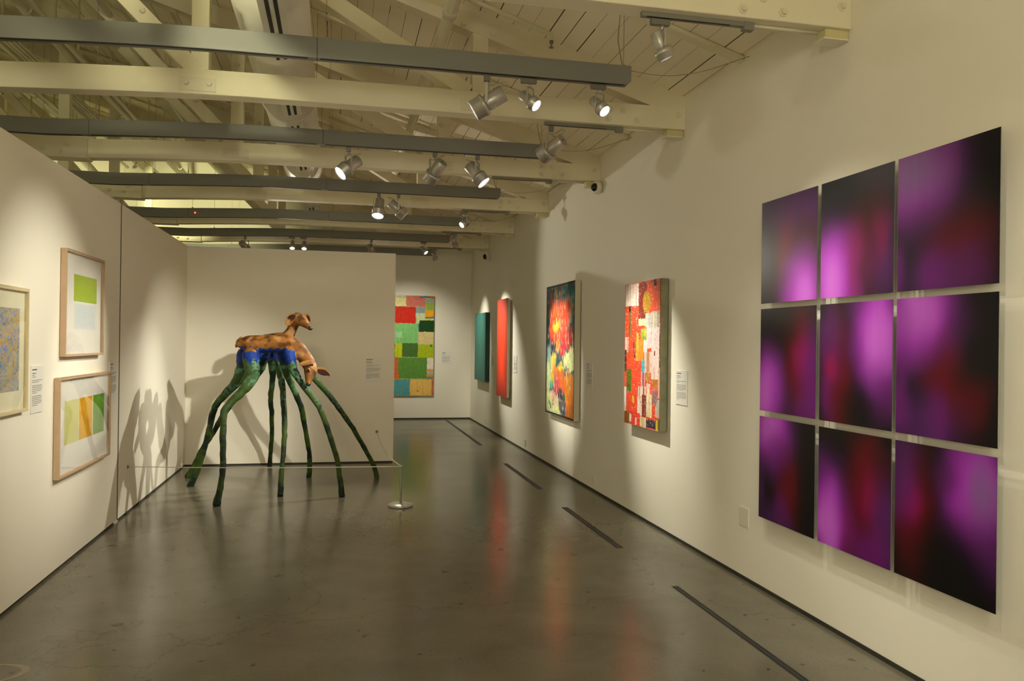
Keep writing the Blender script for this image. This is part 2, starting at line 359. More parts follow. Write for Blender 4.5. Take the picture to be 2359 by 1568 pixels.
# battens under the boards, one per bay, from which the grey channels hang
BY = [5.608, 8.036, 10.445, 13.05, 15.27, 17.70]
BN = ['nearest, ending above the three spotlights', 'second, ending behind a big silver spotlight', 'third, with two lit spotlights hanging close together', 'fourth, with a tiny red light', 'fifth, with two small lit spotlights side by side', 'sixth and farthest, partly behind the partition top']
for i, y in enumerate(BY):
    a = MB().prism([(XR - .005, roof(XR) - .004), (XR - .005, roof(XR) - .034), (XRIDGE, roof(XRIDGE) - .034), (XRIDGE, roof(XRIDGE) - .004)], 1, y - .045, y + .045)
    tag(a.build('ceiling_batten', M['timber']), 'flat cream batten across the ceiling boards above the %s grey lighting channel' % ['nearest', 'second', 'third', 'fourth', 'fifth', 'farthest'][i], 'batten', 'ceiling battens')
    t = thing('lighting_channel', (0, y, ZB), 'long grey suspended lighting channel, ' + BN[i], 'lighting channel', 'suspended grey lighting channels')
    cuts = [2.10, -.16, -2.26, -4.36, -6.46]
    zb = ZB - .004
    for a_, b_ in zip(cuts[:-1], cuts[1:]):
        q = MB(); x1, x0 = a_, b_ + (.003)
        if a_ > 2: q.prism([(x0, zb), (x1 - .03, zb), (x1, zb + .03), (x1, zb + .142), (x0, zb + .142)], 1, y - .035, y + .035)
        else: q = sagbar(x0, x1, y - .035, y + .035, zb, zb + .142)
        s_ = q.build('channel_section', M['beam'], t, bevel=.002)
        sagbar(x0 + .02, x1 - .06, y - .036, y - .012, zb - .004, zb).build('track_slot', M['black'], s_)
        if b_ > -6: sagbar(b_ - .02, b_ + .02, y - .0335, y + .0335, zb + .002, zb + .14).build('joint', M['black'], s_)
    for x in (2.05, -.1, -2.2, -4.3):
        q = MB().tube([(x, y, zb + .142 + sag(x)), (x, y, roof(x) - .03)], .0022, 6)
        q.box(x - .012, x + .012, y - .01, y + .01, zb + .142 + sag(x), zb + .157 + sag(x))
        q.build('hanger_cable', M['cable'], t)
    if i < 4:
        MB().tube([(2.04, y, zb + .15), (2.0, y - .01, zb + .33), (2.02, y, zb + .55), (2.07, y, roof(2.07) - .03)], .004, 6).build('power_cable', M['cable'], t)
        p0 = Vector((2.10, y, zb + .12)); p1 = Vector((XR - .01, y - .13, 3.93)); L = []
        for j in range(13):
            s = j / 12; p = p0.lerp(p1, s); p.z -= .10 * math.sin(PI * s) * (1 - s * .4); L.append(p)
        MB().tube(L, .0028, 6).build('stay_wire', M['cable'], t)
    if i == 3: MB().sphere((-2.157, y - .036, ZB + .065 + sag(-2.157)), .011, 10).build('indicator_light', M['led'], t)

# short tracks under the truss ends, conduit and junction box at the wall
TN = ['nearest truss', 'second truss', 'third truss', 'fourth truss', 'fifth truss', 'sixth truss']
TX = [(1.69, 2.36), (1.727, 2.41), (1.72, 2.40), (1.734, 2.40), (1.741, 2.405), (1.76, 2.42)]
for k in range(6):
    y = Y0 + k * SP + .075; x0, x1 = TX[k]
    t = thing('short_track', ((x0 + x1) / 2, y, ZB), 'short grey lighting track under the wall end of the ' + TN[k], 'lighting track', 'short tracks under the trusses')
    MB().box(x0, x1, y - .018, y + .018, ZB - .028, ZB - .0005).build('rail', M['track'], t, bevel=.002)
    MB().box(x0 + .03, x1 - .12, y - .0185, y - .008, ZB - .031, ZB - .027).build('slot', M['black'], t)
    MB().box(x1 - .03, x1 + .035, y - .024, y + .024, ZB - .048, ZB - .0005).build('end_feed', M['track'], t, bevel=.003)
    MB().cyl((x1 + .035, y, ZB - .014), (XR - .178, y, ZB - .014), .010, 10).build('conduit', M['pipe'], t)
    b = tag(MB().box(XR - .16, XR - .004, y - .05, y + .05, ZB - .058, ZB - .0005).build('junction_box', M['box'], bevel=.006), 'small yellowish junction box in the corner of wall and ' + TN[k], 'junction box', 'junction boxes at the wall')
    MB().box(XR - .175, XR - .003, y - .058, y + .058, ZB - .066, ZB - .058).build('cover', M['plate'], b)

# ------------------------------------------------------------------ duct, pipes
d = thing('air_duct', (-.5, 6, 3.93), 'big round white ventilation duct with paired black slot vents', 'air duct')
DC = Vector((-.5, 0, 4.2))
for a, b, r in [(-3, 1.4, .27), (1.4, 4.9, .27), (4.9, 8.25, .27), (8.25, 11.6, .26), (11.6, 15, .2), (15, YF, .2)]:
    z = 4.2 + (.27 - r) * .3
    MB().lathe((DC.x, a, z), (0, 1, 0), [(0, r), (b - a, r)], 40).build('duct_section', M['duct'], d)
    MB().lathe((DC.x, b - .02, z), (0, 1, 0), [(0, r + .004), (.004, r + .008), (.036, r + .008), (.04, r + .004)], 40).build('duct_seam', M['duct'], d)
for a, b, r in [(1.8, 4.75, .27), (5.1, 6.45, .27), (6.9, 8.0, .27), (8.4, 8.8, .26), (9.3, 10.6, .26), (12, 13.5, .2), (14, 15.2, .2)]:
    th = math.radians(-93 + 14); z = 4.2 + (.27 - r) * .3
    e = Vector((math.cos(th), 0, math.sin(th))); tn = Vector((-e.z, 0, e.x)); n_ = Vector((0, 1, 0)); cc = Vector((DC.x, 0, z)) + e * (r + .004)
    fl = MB(); fl.bar(cc + n_ * a, cc + n_ * b, .17, .012, tuple(e)); fl = fl.build('slot_diffuser', M['duct'], d)
    for s in (-1, 1):
        c2 = cc + tn * (s * .028) + e * .007
        MB().bar(c2 + n_ * (a + .03), c2 + n_ * (b - .03), .026, .004, tuple(e)).build('vent_slot', M['black'], fl)
    for yy in (a, b):
        pass
for y in (3.2, 5.6, 8.0, 10.45, 13.0):
    q = MB()
    for s in (-1, 1): q.tube([(DC.x + s * .272, y, 4.2), (DC.x + s * .272, y, roof(DC.x) - .02)], .003, 6)
    q.build('duct_hanger', M['cable'], d)

p = thing('sprinkler_pipe', (.8, 6, 4.2), 'fat cream sprinkler main running away above the trusses with an angled branch', 'pipe')
MB().tube([(.80, -3, 4.235), (.80, 17.9, 4.235)], .048, 16).build('main_pipe', M['pipe'], p)
for y in (3.4, 5.95, 8.3, 10.7):
    q = MB().lathe((.80, y - .05, 4.235), (0, 1, 0), [(0, .048), (.004, .058), (.10, .058), (.104, .048)], 16); q.build('coupling', M['pipe'], p)
for y in (5.95, 10.7):
    def rz(x): return roof(x) - .27
    MB().tube([(.80, y, 4.235), (.80, y, rz(.8)), (.83, y, rz(.83) + .01), (1.55, y, rz(1.55)), (1.58, y, rz(1.58) - .01), (1.585, y, rz(1.58) - .05)], .019, 12).build('branch_pipe', M['pipe'], p)
    MB().tube([(.78, y, rz(.78)), (-.15, y, rz(-.15))], .019, 12).build('branch_pipe', M['pipe'], p)
    MB().lathe((1.585, y, rz(1.58) - .05), (0, 0, -1), [(0, .014), (.02, .016), (.03, .006), (.05, .006), (.052, .018), (.056, .018)], 10).build('sprinkler_head', M['silverd'], p)
pl = [(-3.0, 5.05, .035), (-3.25, 5.2, .055), (-3.8, 5.1, .03), (-4.05, 5.45, .06), (-4.3, 5.3, .03), (-4.75, 5.6, .045), (-5.1, 5.5, .03), (-5.2, 5.9, .06), (-2.35, 5.1, .03), (-6.4, 5.5, .05), (-2.05, 4.95, .045)]
pn = ['thin', 'thick', 'thin', 'thick', 'thin', 'medium', 'thin', 'thick', 'thin', 'medium', 'medium']
for i, (x, z, r) in enumerate(pl):
    o = MB().tube([(x, -3, z), (x, 17.9, z)], r, 12)
    for y in np.arange(2.2, 17, 2.36): o.lathe((x, y, z), (0, 1, 0), [(0, r), (.003, r * 1.15), (.05, r * 1.15), (.053, r)], 12); o.box(x - .01, x + .01, y + .9, y + .93, z, roof(x))
    tag(o.build('ceiling_pipe', M['pipe']), '%s cream pipe under the left roof boards, %s' % (pn[i], ['fifth from the duct', 'sixth from the duct', 'seventh from the duct', 'eighth from the duct', 'ninth from the duct', 'fourth from the left edge', 'third from the left edge', 'second from the left edge', 'second from the duct', 'leftmost', 'nearest to the duct'][i]), 'pipe', 'pipes under the left roof')
for j, (x, z) in enumerate([(-3.45, 4.98), (-3.50, 4.98), (-3.55, 4.98), (-3.60, 4.98)]):
    tag(MB().tube([(x + .0, -3, z), (x + .0, 17.9, z)], .012, 8).build('conduit', M['pipe']), 'thin conduit, %s in the close row of four by the left ceiling pipes' % ['first', 'second', 'third', 'fourth'][j], 'conduit', 'row of four conduits')

# ------------------------------------------------------------------ spotlights
def fixture(loc, tgt, big, label, power=0, size=38, yrot=None, lit=True, blend=.95, twist=False):
    x, y, z = loc; z -= .0065
    t = thing('spotlight', loc, label, 'spotlight', 'silver track spotlights')
    if big:
        R, r, Lf, Lb, drop = .077, .060, .10, .14, .155
        MB().box(x - .022, x + .022, y - .016, y + .016, z - .045, z).build('adapter', M['silverd'], t, bevel=.003)
        zt = z - .045
    else:
        R, r, Lf, Lb, drop = .049, .036, .06, .09, .125
        MB().box(x - .07, x + .045, y - .018, y + .018, z - .034, z).build('adapter', M['silverd'], t, bevel=.003)
        zt = z - .034
    P = Vector((x, y, zt - drop)); dv = (Vector(tgt) - P).normalized()
    hz = Vector((dv.x, dv.y, 0)); hz = hz.normalized() if hz.length > .05 else Vector((0, -1, 0))
    sd = Vector((0, 0, 1)).cross(hz).normalized()
    hw = r + .008
    q = MB(); top = Vector((x, y, zt)); 
    q.lathe(top, (0, 0, -1), [(0, .012), (.03, .012)], 10)
    tz = Vector((0, 0, -1)); a = top + tz * .03
    for s in (-1, 1):
        q.bar(a + sd * (s * hw), P + sd * (s * hw) + tz * .012, .018 if big else .012, .004, tuple(sd))
        q.lathe(P + sd * (s * (hw - .004)), sd * s, [(0, .008), (.008, .008)], 10)
    q.bar(a - sd * (hw + .002), a + sd * (hw + .002), .018 if big else .012, .004, (0, 0, 1))
    q.build('yoke', M['silver'], t)
    b = MB().lathe(P - dv * Lb, dv, [(0, r - .004), (.004, r), (Lb - .01, r), (Lb, r - .004), (Lb + .012, r - .004)], 32).build('housing', M['silver'], t)
    MB().lathe(P - dv * Lb, -dv, [(0, .008), (.002, .008)], 12).build('rear_hole', M['black'], b)
    f0 = .012
    fr = MB().lathe(P + dv * f0, dv, [(0, r), (.002, R + .003), (.028, R + .004), (.030, R), (Lf, R - .001), (Lf + .002, R - .004), (Lf - .012, R - .008)], 36, True, False)
    fr.build('bezel', M['silver'], t)
    MB().lathe(P + dv * (f0 + Lf - .026), dv, [(.0, R - .012), (.016, R - .0075)], 32, False, False).build('reflector_ring', M['reflector'], t)
    MB().lathe(P + dv * (f0 + Lf - .022), dv, [(0, R - .0085), (.004, R - .0085), (.010, R * .6), (.012, .002)], 32).build('lens', M['lens'], t)
    if big:
        e = P - dv * (Lb * .8) + Vector((0, 0, r)); q = []
        for j in range(12):
            s = j / 11; base = a.lerp(e, s); q.append(base - hz * (.09 * math.sin(PI * s)) + Vector((0, 0, .03 * math.sin(PI * s))))
        MB().tube(q, .0025, 6).build('power_cord', M['cable'], t)
    if power:
        spot(P + dv * (f0 + Lf + .004), tgt, power * 2.5, size * .8, blend, R * .5)
ZL = ZB - .004
L_ = [
 ((1.022, BY[0], ZL), (-2.03, 6.3, 1.55), 1, 'big silver spotlight nearest the viewer, aimed left, under the nearest grey channel', 66, 56),
 ((1.341, BY[0], ZL), (2.94, 4.1, 1.7), 0, 'small lit spotlight between the big one and the channel end, nearest grey channel', 17, 66),
 ((1.868, BY[0], ZL), (2.94, 3.9, 1.6), 0, 'small lit spotlight under the very end of the nearest grey channel', 11, 66),
 ((1.819, Y0 + .075, ZB - .028), (2.94, 4.4, 1.2), 0, 'small lit spotlight under the short track at the top of the picture', 14, 70),
 ((1.79, Y0 + SP + .075, ZB - .028), (-1.1, 10.0, 1.3), 1, 'big silver spotlight on the short track beside the end of the second grey channel', 150, 48),
 ((.085, BY[1], ZL), (-2.03, 7.1, 1.5), 1, 'big lit spotlight leftmost under the second grey channel, facing the left wall', 46, 42),
 ((.94, BY[1], ZL), (-.6, 10.0, 1.2), 1, 'big spotlight with its back to the viewer, middle of three under the second grey channel', 22, 46),
 ((1.376, BY[1], ZL), (2.99, 7.28, 1.4), 1, 'big spotlight rightmost of three under the second grey channel, aimed down right', 88, 50),
 ((.503, BY[2], ZL), (.15, 9.3, .9), 1, 'big spotlight aimed straight down, left of the close pair under the third grey channel', 40, 50),
 ((.754, BY[2], ZL), (2.99, 10.4, 1.5), 1, 'big spotlight aimed down right, right of the close pair under the third grey channel', 130, 44),
 ((1.775, Y0 + 3 * SP + .075, ZB - .028), (-1.1, 9.6, 1.1), 0, 'small lit spotlight on the short track of the fourth truss, facing left', 95, 46),
 ((-1.663, BY[4], ZL), (-.4, 18.1, 1.6), 1, 'dark-backed spotlight leftmost of those rising above the partition top', 30, 50),
 ((-.829, BY[4], ZL), (-.9, 13.2, 0), 0, 'small lit spotlight above the partition, left of the side-by-side pair', 10, 60),
 ((-.619, BY[4], ZL), (-.68, 13.2, 0), 0, 'small lit spotlight above the partition, right of the side-by-side pair', 10, 60),
 ((.61, BY[4], ZL), (1.6, 18.1, 1.6), 1, 'dark-backed spotlight above the right end of the partition, aimed at the far wall', 48, 72),
 ((1.601, BY[4], ZL), (2.98, 14.15, 1.65), 0, 'small lit spotlight right of the partition top under the fifth grey channel', 110, 58),
 ((1.974, Y0 + 4 * SP + .075, ZB - .028), (2.98, 15.0, 1.3), 0, 'small unlit-looking spotlight on the short track of the fifth truss', 0, 40),
 ((1.901, Y0 + 5 * SP + .075, ZB - .028), (2.98, 16.6, 1.5), 0, 'farthest small spotlight, on the short track of the sixth truss', 34, 75),
]
for loc, tg, big, lab, pw, sz in L_: fixture((loc[0], loc[1], loc[2] + sag(loc[0])), tg, big, lab, pw, sz)

# ------------------------------------------------------------------ dome cameras
def dome(loc, axis, label, R=.075):
    a = Vector(axis).normalized(); P = Vector(loc)
    t = thing('dome_camera', loc, label, 'security camera', 'dome security cameras')
    MB().lathe(P, a, [(0, R), (.035, R), (.05, R * .95), (.06, R * .8)], 28).build('housing', M['plate'], t)
    MB().lathe(P, a, [(.055, R * .66), (.07, R * .64), (.09, R * .5), (.10, R * .3), (.105, R * .04)], 24).build('dome', M['dome'], t)
dome((XR - .03, 8.93, 3.59), (-1, -.28, -.05), 'white security camera with a black dome at the wall end of the third truss')
MB_ = MB().box(XR - .035, XR - .001, 8.89, 8.97, 3.55, 3.63)
dome((XR - .05, 15.9, 3.50), (-1, -.3, -.15), 'small far security camera with a black dome near the last truss end', .085)

# ------------------------------------------------------------------ paint grids
def srgb2lin(a): return np.where(a <= .04045, a / 12.92, ((a + .055) / 1.055) ** 2.4)
def hexs(h): return np.array(lin(h))
def vnoise(shape, cells, seed):
    """smooth value noise in [-1, 1]"""
    r = np.random.default_rng(seed); g = r.uniform(-1, 1, (cells[0] + 3, cells[1] + 3))
    y = np.linspace(0, cells[0], shape[0]); x = np.linspace(0, cells[1], shape[1])
    yi = y.astype(int); xi = x.astype(int); fy = (y - yi)[:, None]; fx = (x - xi)[None, :]
    fy = fy * fy * (3 - 2 * fy); fx = fx * fx * (3 - 2 * fx)
    A = g[np.ix_(yi, xi)]; B = g[np.ix_(yi, xi + 1)]; D = g[np.ix_(yi + 1, xi)]; E = g[np.ix_(yi + 1, xi + 1)]
    return (A * (1 - fx) + B * fx) * (1 - fy) + (D * (1 - fx) + E * fx) * fy
def sheet(name, P00, U, V, img, material, parent, smooth=True):
    """a painted surface: corner P00 (top left as seen), U to the right, V downward; img rows x cols x 3 linear colour"""
    h, w_ = img.shape[:2]; P00 = Vector(P00); U = Vector(U); V = Vector(V); off = Vector((0, 0, 0)); p = parent
    while p: off += p.location; p = p.parent
    a = np.array(P00 - off); uu = np.linspace(0, 1, w_); vv = np.linspace(0, 1, h)
    co = a + uu[None, :, None] * np.array(U) + vv[:, None, None] * np.array(V)
    me = bpy.data.meshes.new(name); idx = np.arange(h * w_).reshape(h, w_)
    fs = np.stack([idx[:-1, :-1], idx[1:, :-1], idx[1:, 1:], idx[:-1, 1:]], -1).reshape(-1, 4)
    me.vertices.add(h * w_); me.vertices.foreach_set('co', co.reshape(-1).astype(np.float32))
    me.loops.add(fs.size); me.loops.foreach_set('vertex_index', fs.reshape(-1)); me.polygons.add(len(fs))
    me.polygons.foreach_set('loop_start', np.arange(0, fs.size, 4)); me.update(calc_edges=True)
    at = me.color_attributes.new('paint', 'FLOAT_COLOR', 'POINT')
    at.data.foreach_set('color', np.concatenate([img, np.ones((h, w_, 1))], -1).reshape(-1).astype(np.float32))
    me.materials.append(material); o = bpy.data.objects.new(name, me); C.objects.link(o)
    if parent: o.parent = parent
    return o
def px_to_uv(quad, Yl, Yr):
    """corner pixels of a picture on the right wall, to picture coordinates 0..1, allowing for perspective"""
    (x0, t0), (x1, t1), (x2, b0), (x3, b1) = quad
    def f(x, y):
        s = (x - (x0 + x2) / 2) / ((x1 + x3) / 2 - (x0 + x2) / 2); t = t0 + (t1 - t0) * s; b = b0 + (b1 - b0) * s
        Y = 1 / ((1 - s) / Yl + s / Yr); return (Yl - Y) / (Yl - Yr), (y - t) / (b - t)
    return f

# ---- nine purple panels
def panel_img(blobs, seed, n=64):
    h, w_ = n, int(n * .94); v, u = np.mgrid[0:1:h * 1j, 0:1:w_ * 1j]
    wx = .05 * vnoise((h, w_), (5, 5), seed); wy = .03 * vnoise((h, w_), (4, 4), seed + 1)
    img = np.ones((h, w_, 3)) * np.array([.006, .0045, .005])
    for (cx, cy_, rx, ry, col, k) in blobs:
        if col in 'VM': k *= .78
        g = np.exp(-(((u + wx - cx) / (rx * .93)) ** 2 + ((v + wy - cy_) / (ry * .93)) ** 2) ** 1.4) * k
        c_ = {'P': (.40, .035, .50), 'L': (.52, .13, .60), 'M': (.15, .010, .18), 'R': (.13, .002, .008), 'C': (.22, .004, .06), 'V': (.09, .014, .13), 'G': (.20, .10, .27), 'K': (.004, .004, .004)}[col]
        img = img * (1 - g[..., None]) + np.array(c_) * g[..., None]
    st = 1 + .03 * vnoise((h, w_), (3, 26), seed + 5)
    return img * st[..., None]
PB = [
 [[(.5, .45, .7, .6, 'R', .35), (.5, .12, .45, .25, 'V', .7), (.45, .5, .16, .3, 'R', .7), (.95, .15, .2, .2, 'V', .6), (.75, .62, .25, .2, 'M', .55), (.78, 1.0, .38, .38, 'P', .95), (.8, 1.0, .2, .22, 'L', .7), (.05, .6, .3, .3, 'K', .7)],
  [(.7, .5, .3, .5, 'R', .7), (.9, .72, .22, .35, 'V', .9), (.85, .55, .12, .2, 'C', .6), (.2, .85, .34, .5, 'P', 1), (.2, .95, .16, .3, 'L', .8), (.45, .5, .15, .3, 'C', .35), (.5, .8, .1, .3, 'C', .5), (.4, .15, .6, .3, 'K', .8)],
  [(.18, .12, .42, .42, 'P', .75), (.2, .1, .33, .25, 'G', .8), (.55, .75, .25, .3, 'R', .65), (.45, .95, .35, .25, 'V', .9), (.4, .9, .15, .2, 'M', .8), (.8, .75, .2, .3, 'R', .4), (.02, .85, .1, .2, 'M', .8), (.75, .9, .2, .2, 'V', .6)]],
 [[(.7, .5, .28, .5, 'R', .8), (.75, .45, .12, .2, 'C', .7), (.95, .6, .25, .4, 'M', .8), (.85, .95, .3, .2, 'M', .6), (.12, .8, .3, .42, 'P', .95), (.1, .85, .16, .3, 'L', .6), (.4, .2, .35, .3, 'K', .7)],
  [(.25, .6, .25, .5, 'R', .8), (.15, .35, .2, .35, 'V', .8), (.18, .55, .1, .15, 'C', .9), (.1, .8, .15, .2, 'M', .5), (.8, .2, .3, .52, 'P', .97), (.82, .3, .18, .3, 'L', .7), (.95, .75, .2, .2, 'M', .6), (.6, .85, .3, .2, 'K', .7)],
  [(.2, .15, .38, .33, 'P', .97), (.22, .1, .22, .22, 'L', .7), (.05, .3, .2, .35, 'M', .8), (.5, .6, .2, .3, 'R', .75), (.75, .75, .2, .2, 'R', .5), (.35, .95, .35, .25, 'V', .9), (.45, .85, .15, .2, 'M', .6), (.03, .8, .12, .25, 'M', .8)]],
 [[(.2, .12, .36, .33, 'P', .95), (.2, .12, .2, .18, 'L', .6), (.3, .35, .2, .25, 'M', .7), (.55, .65, .22, .35, 'R', .75), (.45, .85, .15, .2, 'M', .6), (.3, .98, .3, .2, 'V', .8), (.03, .6, .1, .4, 'V', .6)],
  [(.7, .5, .28, .55, 'R', .8), (.72, .5, .12, .2, 'C', .6), (.92, .65, .2, .35, 'V', .95), (.15, .8, .3, .45, 'P', 1), (.15, .85, .18, .3, 'L', .7), (.75, .95, .3, .2, 'M', .8), (.45, .85, .12, .3, 'C', .3)],
  [(.2, .5, .25, .45, 'R', .75), (.06, .25, .2, .35, 'V', .8), (.2, .45, .1, .13, 'C', .8), (.12, .4, .12, .2, 'M', .4), (.83, .22, .3, .40, 'P', .92), (.87, .25, .15, .25, 'G', .8), (.95, .6, .2, .25, 'V', .6), (.55, .8, .4, .3, 'K', .8)]]]
XF = XR - .072; K = (XF) / 2.91
ys = [(5.108, 4.443), (4.402, 3.743), (3.712, 3.041)]; zs = [(2.755, 2.049), (2.012, 1.303), (1.263, .558)]
RN = ['top', 'middle', 'bottom']; CN = ['left', 'centre', 'right']
PLB = [['purple glow low right', 'tall magenta glow low left', 'grey-violet haze upper left'],
       ['magenta glow low left, red streak', 'magenta glow at upper right', 'magenta glow at upper left'],
       ['mostly dark, glow at upper left', 'magenta glow low left, violet right edge', 'violet glow upper right, black below']]
for r in range(3):
    for c_ in range(3):
        ya, yb = [q * K for q in ys[c_]]; za, zb = [1.75 + (q - 1.75) * K for q in zs[r]]
        t = thing('art_panel', (XR, (ya + yb) / 2, zb), 'purple and black panel, %s %s of nine, %s' % (RN[r], CN[c_], PLB[r][c_]), 'artwork panel', 'nine purple panels')
        MB().box(XF + .0015, XF + .006, yb, ya, zb, za).build('aluminium_sheet', M['steel'], t)
        sheet('printed_face', (XF, ya, za), (0, yb - ya, 0), (0, 0, zb - za), panel_img(PB[r][c_], 10 * r + c_), M['photo'], t)
        q = MB()
        for z in (za - .12, zb + .10): q.box(XF + .006, XR, yb + .1, ya - .1, z - .02, z + .02)
        q.build('cleat', M['steel'], t)

# ---- museum labels
def label_card(o, right, dn, w_, h_, label, seed, nrm):
    r_ = random.Random(seed); o = Vector(o); R = Vector(right); N = Vector(nrm)
    def bx(mb, u0, u1, v0, v1, n0, n1):
        ps = [o + R * u + Vector((0, 0, -v)) + N * n_ for n_ in (n0, n1) for v in (v0, v1) for u in (u0, u1)]
        return mb.add(ps, [(0, 2, 3, 1), (4, 5, 7, 6), (0, 1, 5, 4), (2, 6, 7, 3), (0, 4, 6, 2), (1, 3, 7, 5)])
    t = tag(bx(MB(), 0, w_, 0, h_, 0, .006).build('wall_label', M['card']), label, 'wall label', 'printed wall labels')
    q = MB(); mg = w_ * .08
    bx(q, mg, mg + w_ * .38, h_ * .07, h_ * .095, .006, .0066); bx(q, mg, mg + w_ * .3, h_ * .15, h_ * .165, .006, .0066); q.build('title_text', M['inkd'], t)
    q = MB(); v = h_ * .19
    for par, nl in ((0, 2), (1, 2), (2, 5), (3, 6)):
        for i in range(nl):
            e = w_ - mg * r_.uniform(1.1, 2.2) if i < nl - 1 else w_ * r_.uniform(.3, .7)
            if par == 0: e = w_ * r_.uniform(.25, .5)
            u = mg
            while u < e:
                wd = r_.uniform(.03, .09) * w_; bx(q, u, min(e, u + wd), v, v + h_ * .016, .006, .0066); u += wd + w_ * .014
            v += h_ * .038
        v += h_ * .035
    q.build('body_text', M['ink'], t)
RX = (XR, )
label_card((XR, 6.744, 1.525), (0, -1, 0), 0, .238, .305, 'white printed wall label between the collage and the purple panels', 1, (-1, 0, 0))
label_card((XR, 9.407, 1.53), (0, -1, 0), 0, .236, .32, 'white printed wall label right of the dark-framed abstract painting', 2, (-1, 0, 0))
label_card((XR, 13.557, 1.535), (0, -1, 0), 0, .25, .29, 'white printed wall label right of the red narrow painting', 3, (-1, 0, 0))
label_card((XR, 15.592, 1.54), (0, -1, 0), 0, .22, .27, 'white printed wall label between the teal and red paintings', 4, (-1, 0, 0))
label_card((2.332, YF, 1.544), (1, 0, 0), 0, .22, .285, 'printed wall label on the far wall beside the patchwork painting', 5, (0, -1, 0))
label_card((.397, YP, 1.518), (1, 0, 0), 0, .24, .36, 'grey-white printed wall label on the partition behind the deer sculpture', 6, (0, -1, 0))
label_card((XL, 5.981, 1.553), (0, 1, 0), 0, .23, .325, 'white printed wall label beside the blue and yellow speckled picture', 7, (1, 0, 0))
label_card((XL, 7.90, 1.537), (0, 1, 0), 0, .24, .345, 'white printed wall label at the seam of the left wall, partly behind the lower picture', 8, (1, 0, 0))

# ---- outlets
def outlet(y0, y1, z0, z1, label, cat='outlet', switch=False):
    t = thing('wall_switch' if switch else 'wall_outlet', (XR, (y0 + y1) / 2, z0), label, cat, None if switch else 'low wall outlets')
    MB().box(XR - .006, XR, y0, y1, z0, z1).build('cover_plate', M['plate'], t, bevel=.002)
    ym = (y0 + y1) / 2
    if switch: return
    for dz in (.3, .7):
        zc = z0 + (z1 - z0) * dz; MB().box(XR - .009, XR - .006, ym - .017, ym + .017, zc - .012, zc + .012).build('socket', M['plate'], t)
outlet(5.42, 5.56, .395, .54, 'blank cream cover plate on the wall left of the bottom purple panel', 'cover plate', True)
outlet(9.02, 9.12, .08, .195, 'cream wall outlet just above the floor, nearest of three')
outlet(12.58, 12.70, .08, .185, 'cream wall outlet just above the floor, middle of three')
outlet(16.1, 16.22, .09, .20, 'cream wall outlet just above the floor, farthest, below the teal painting')

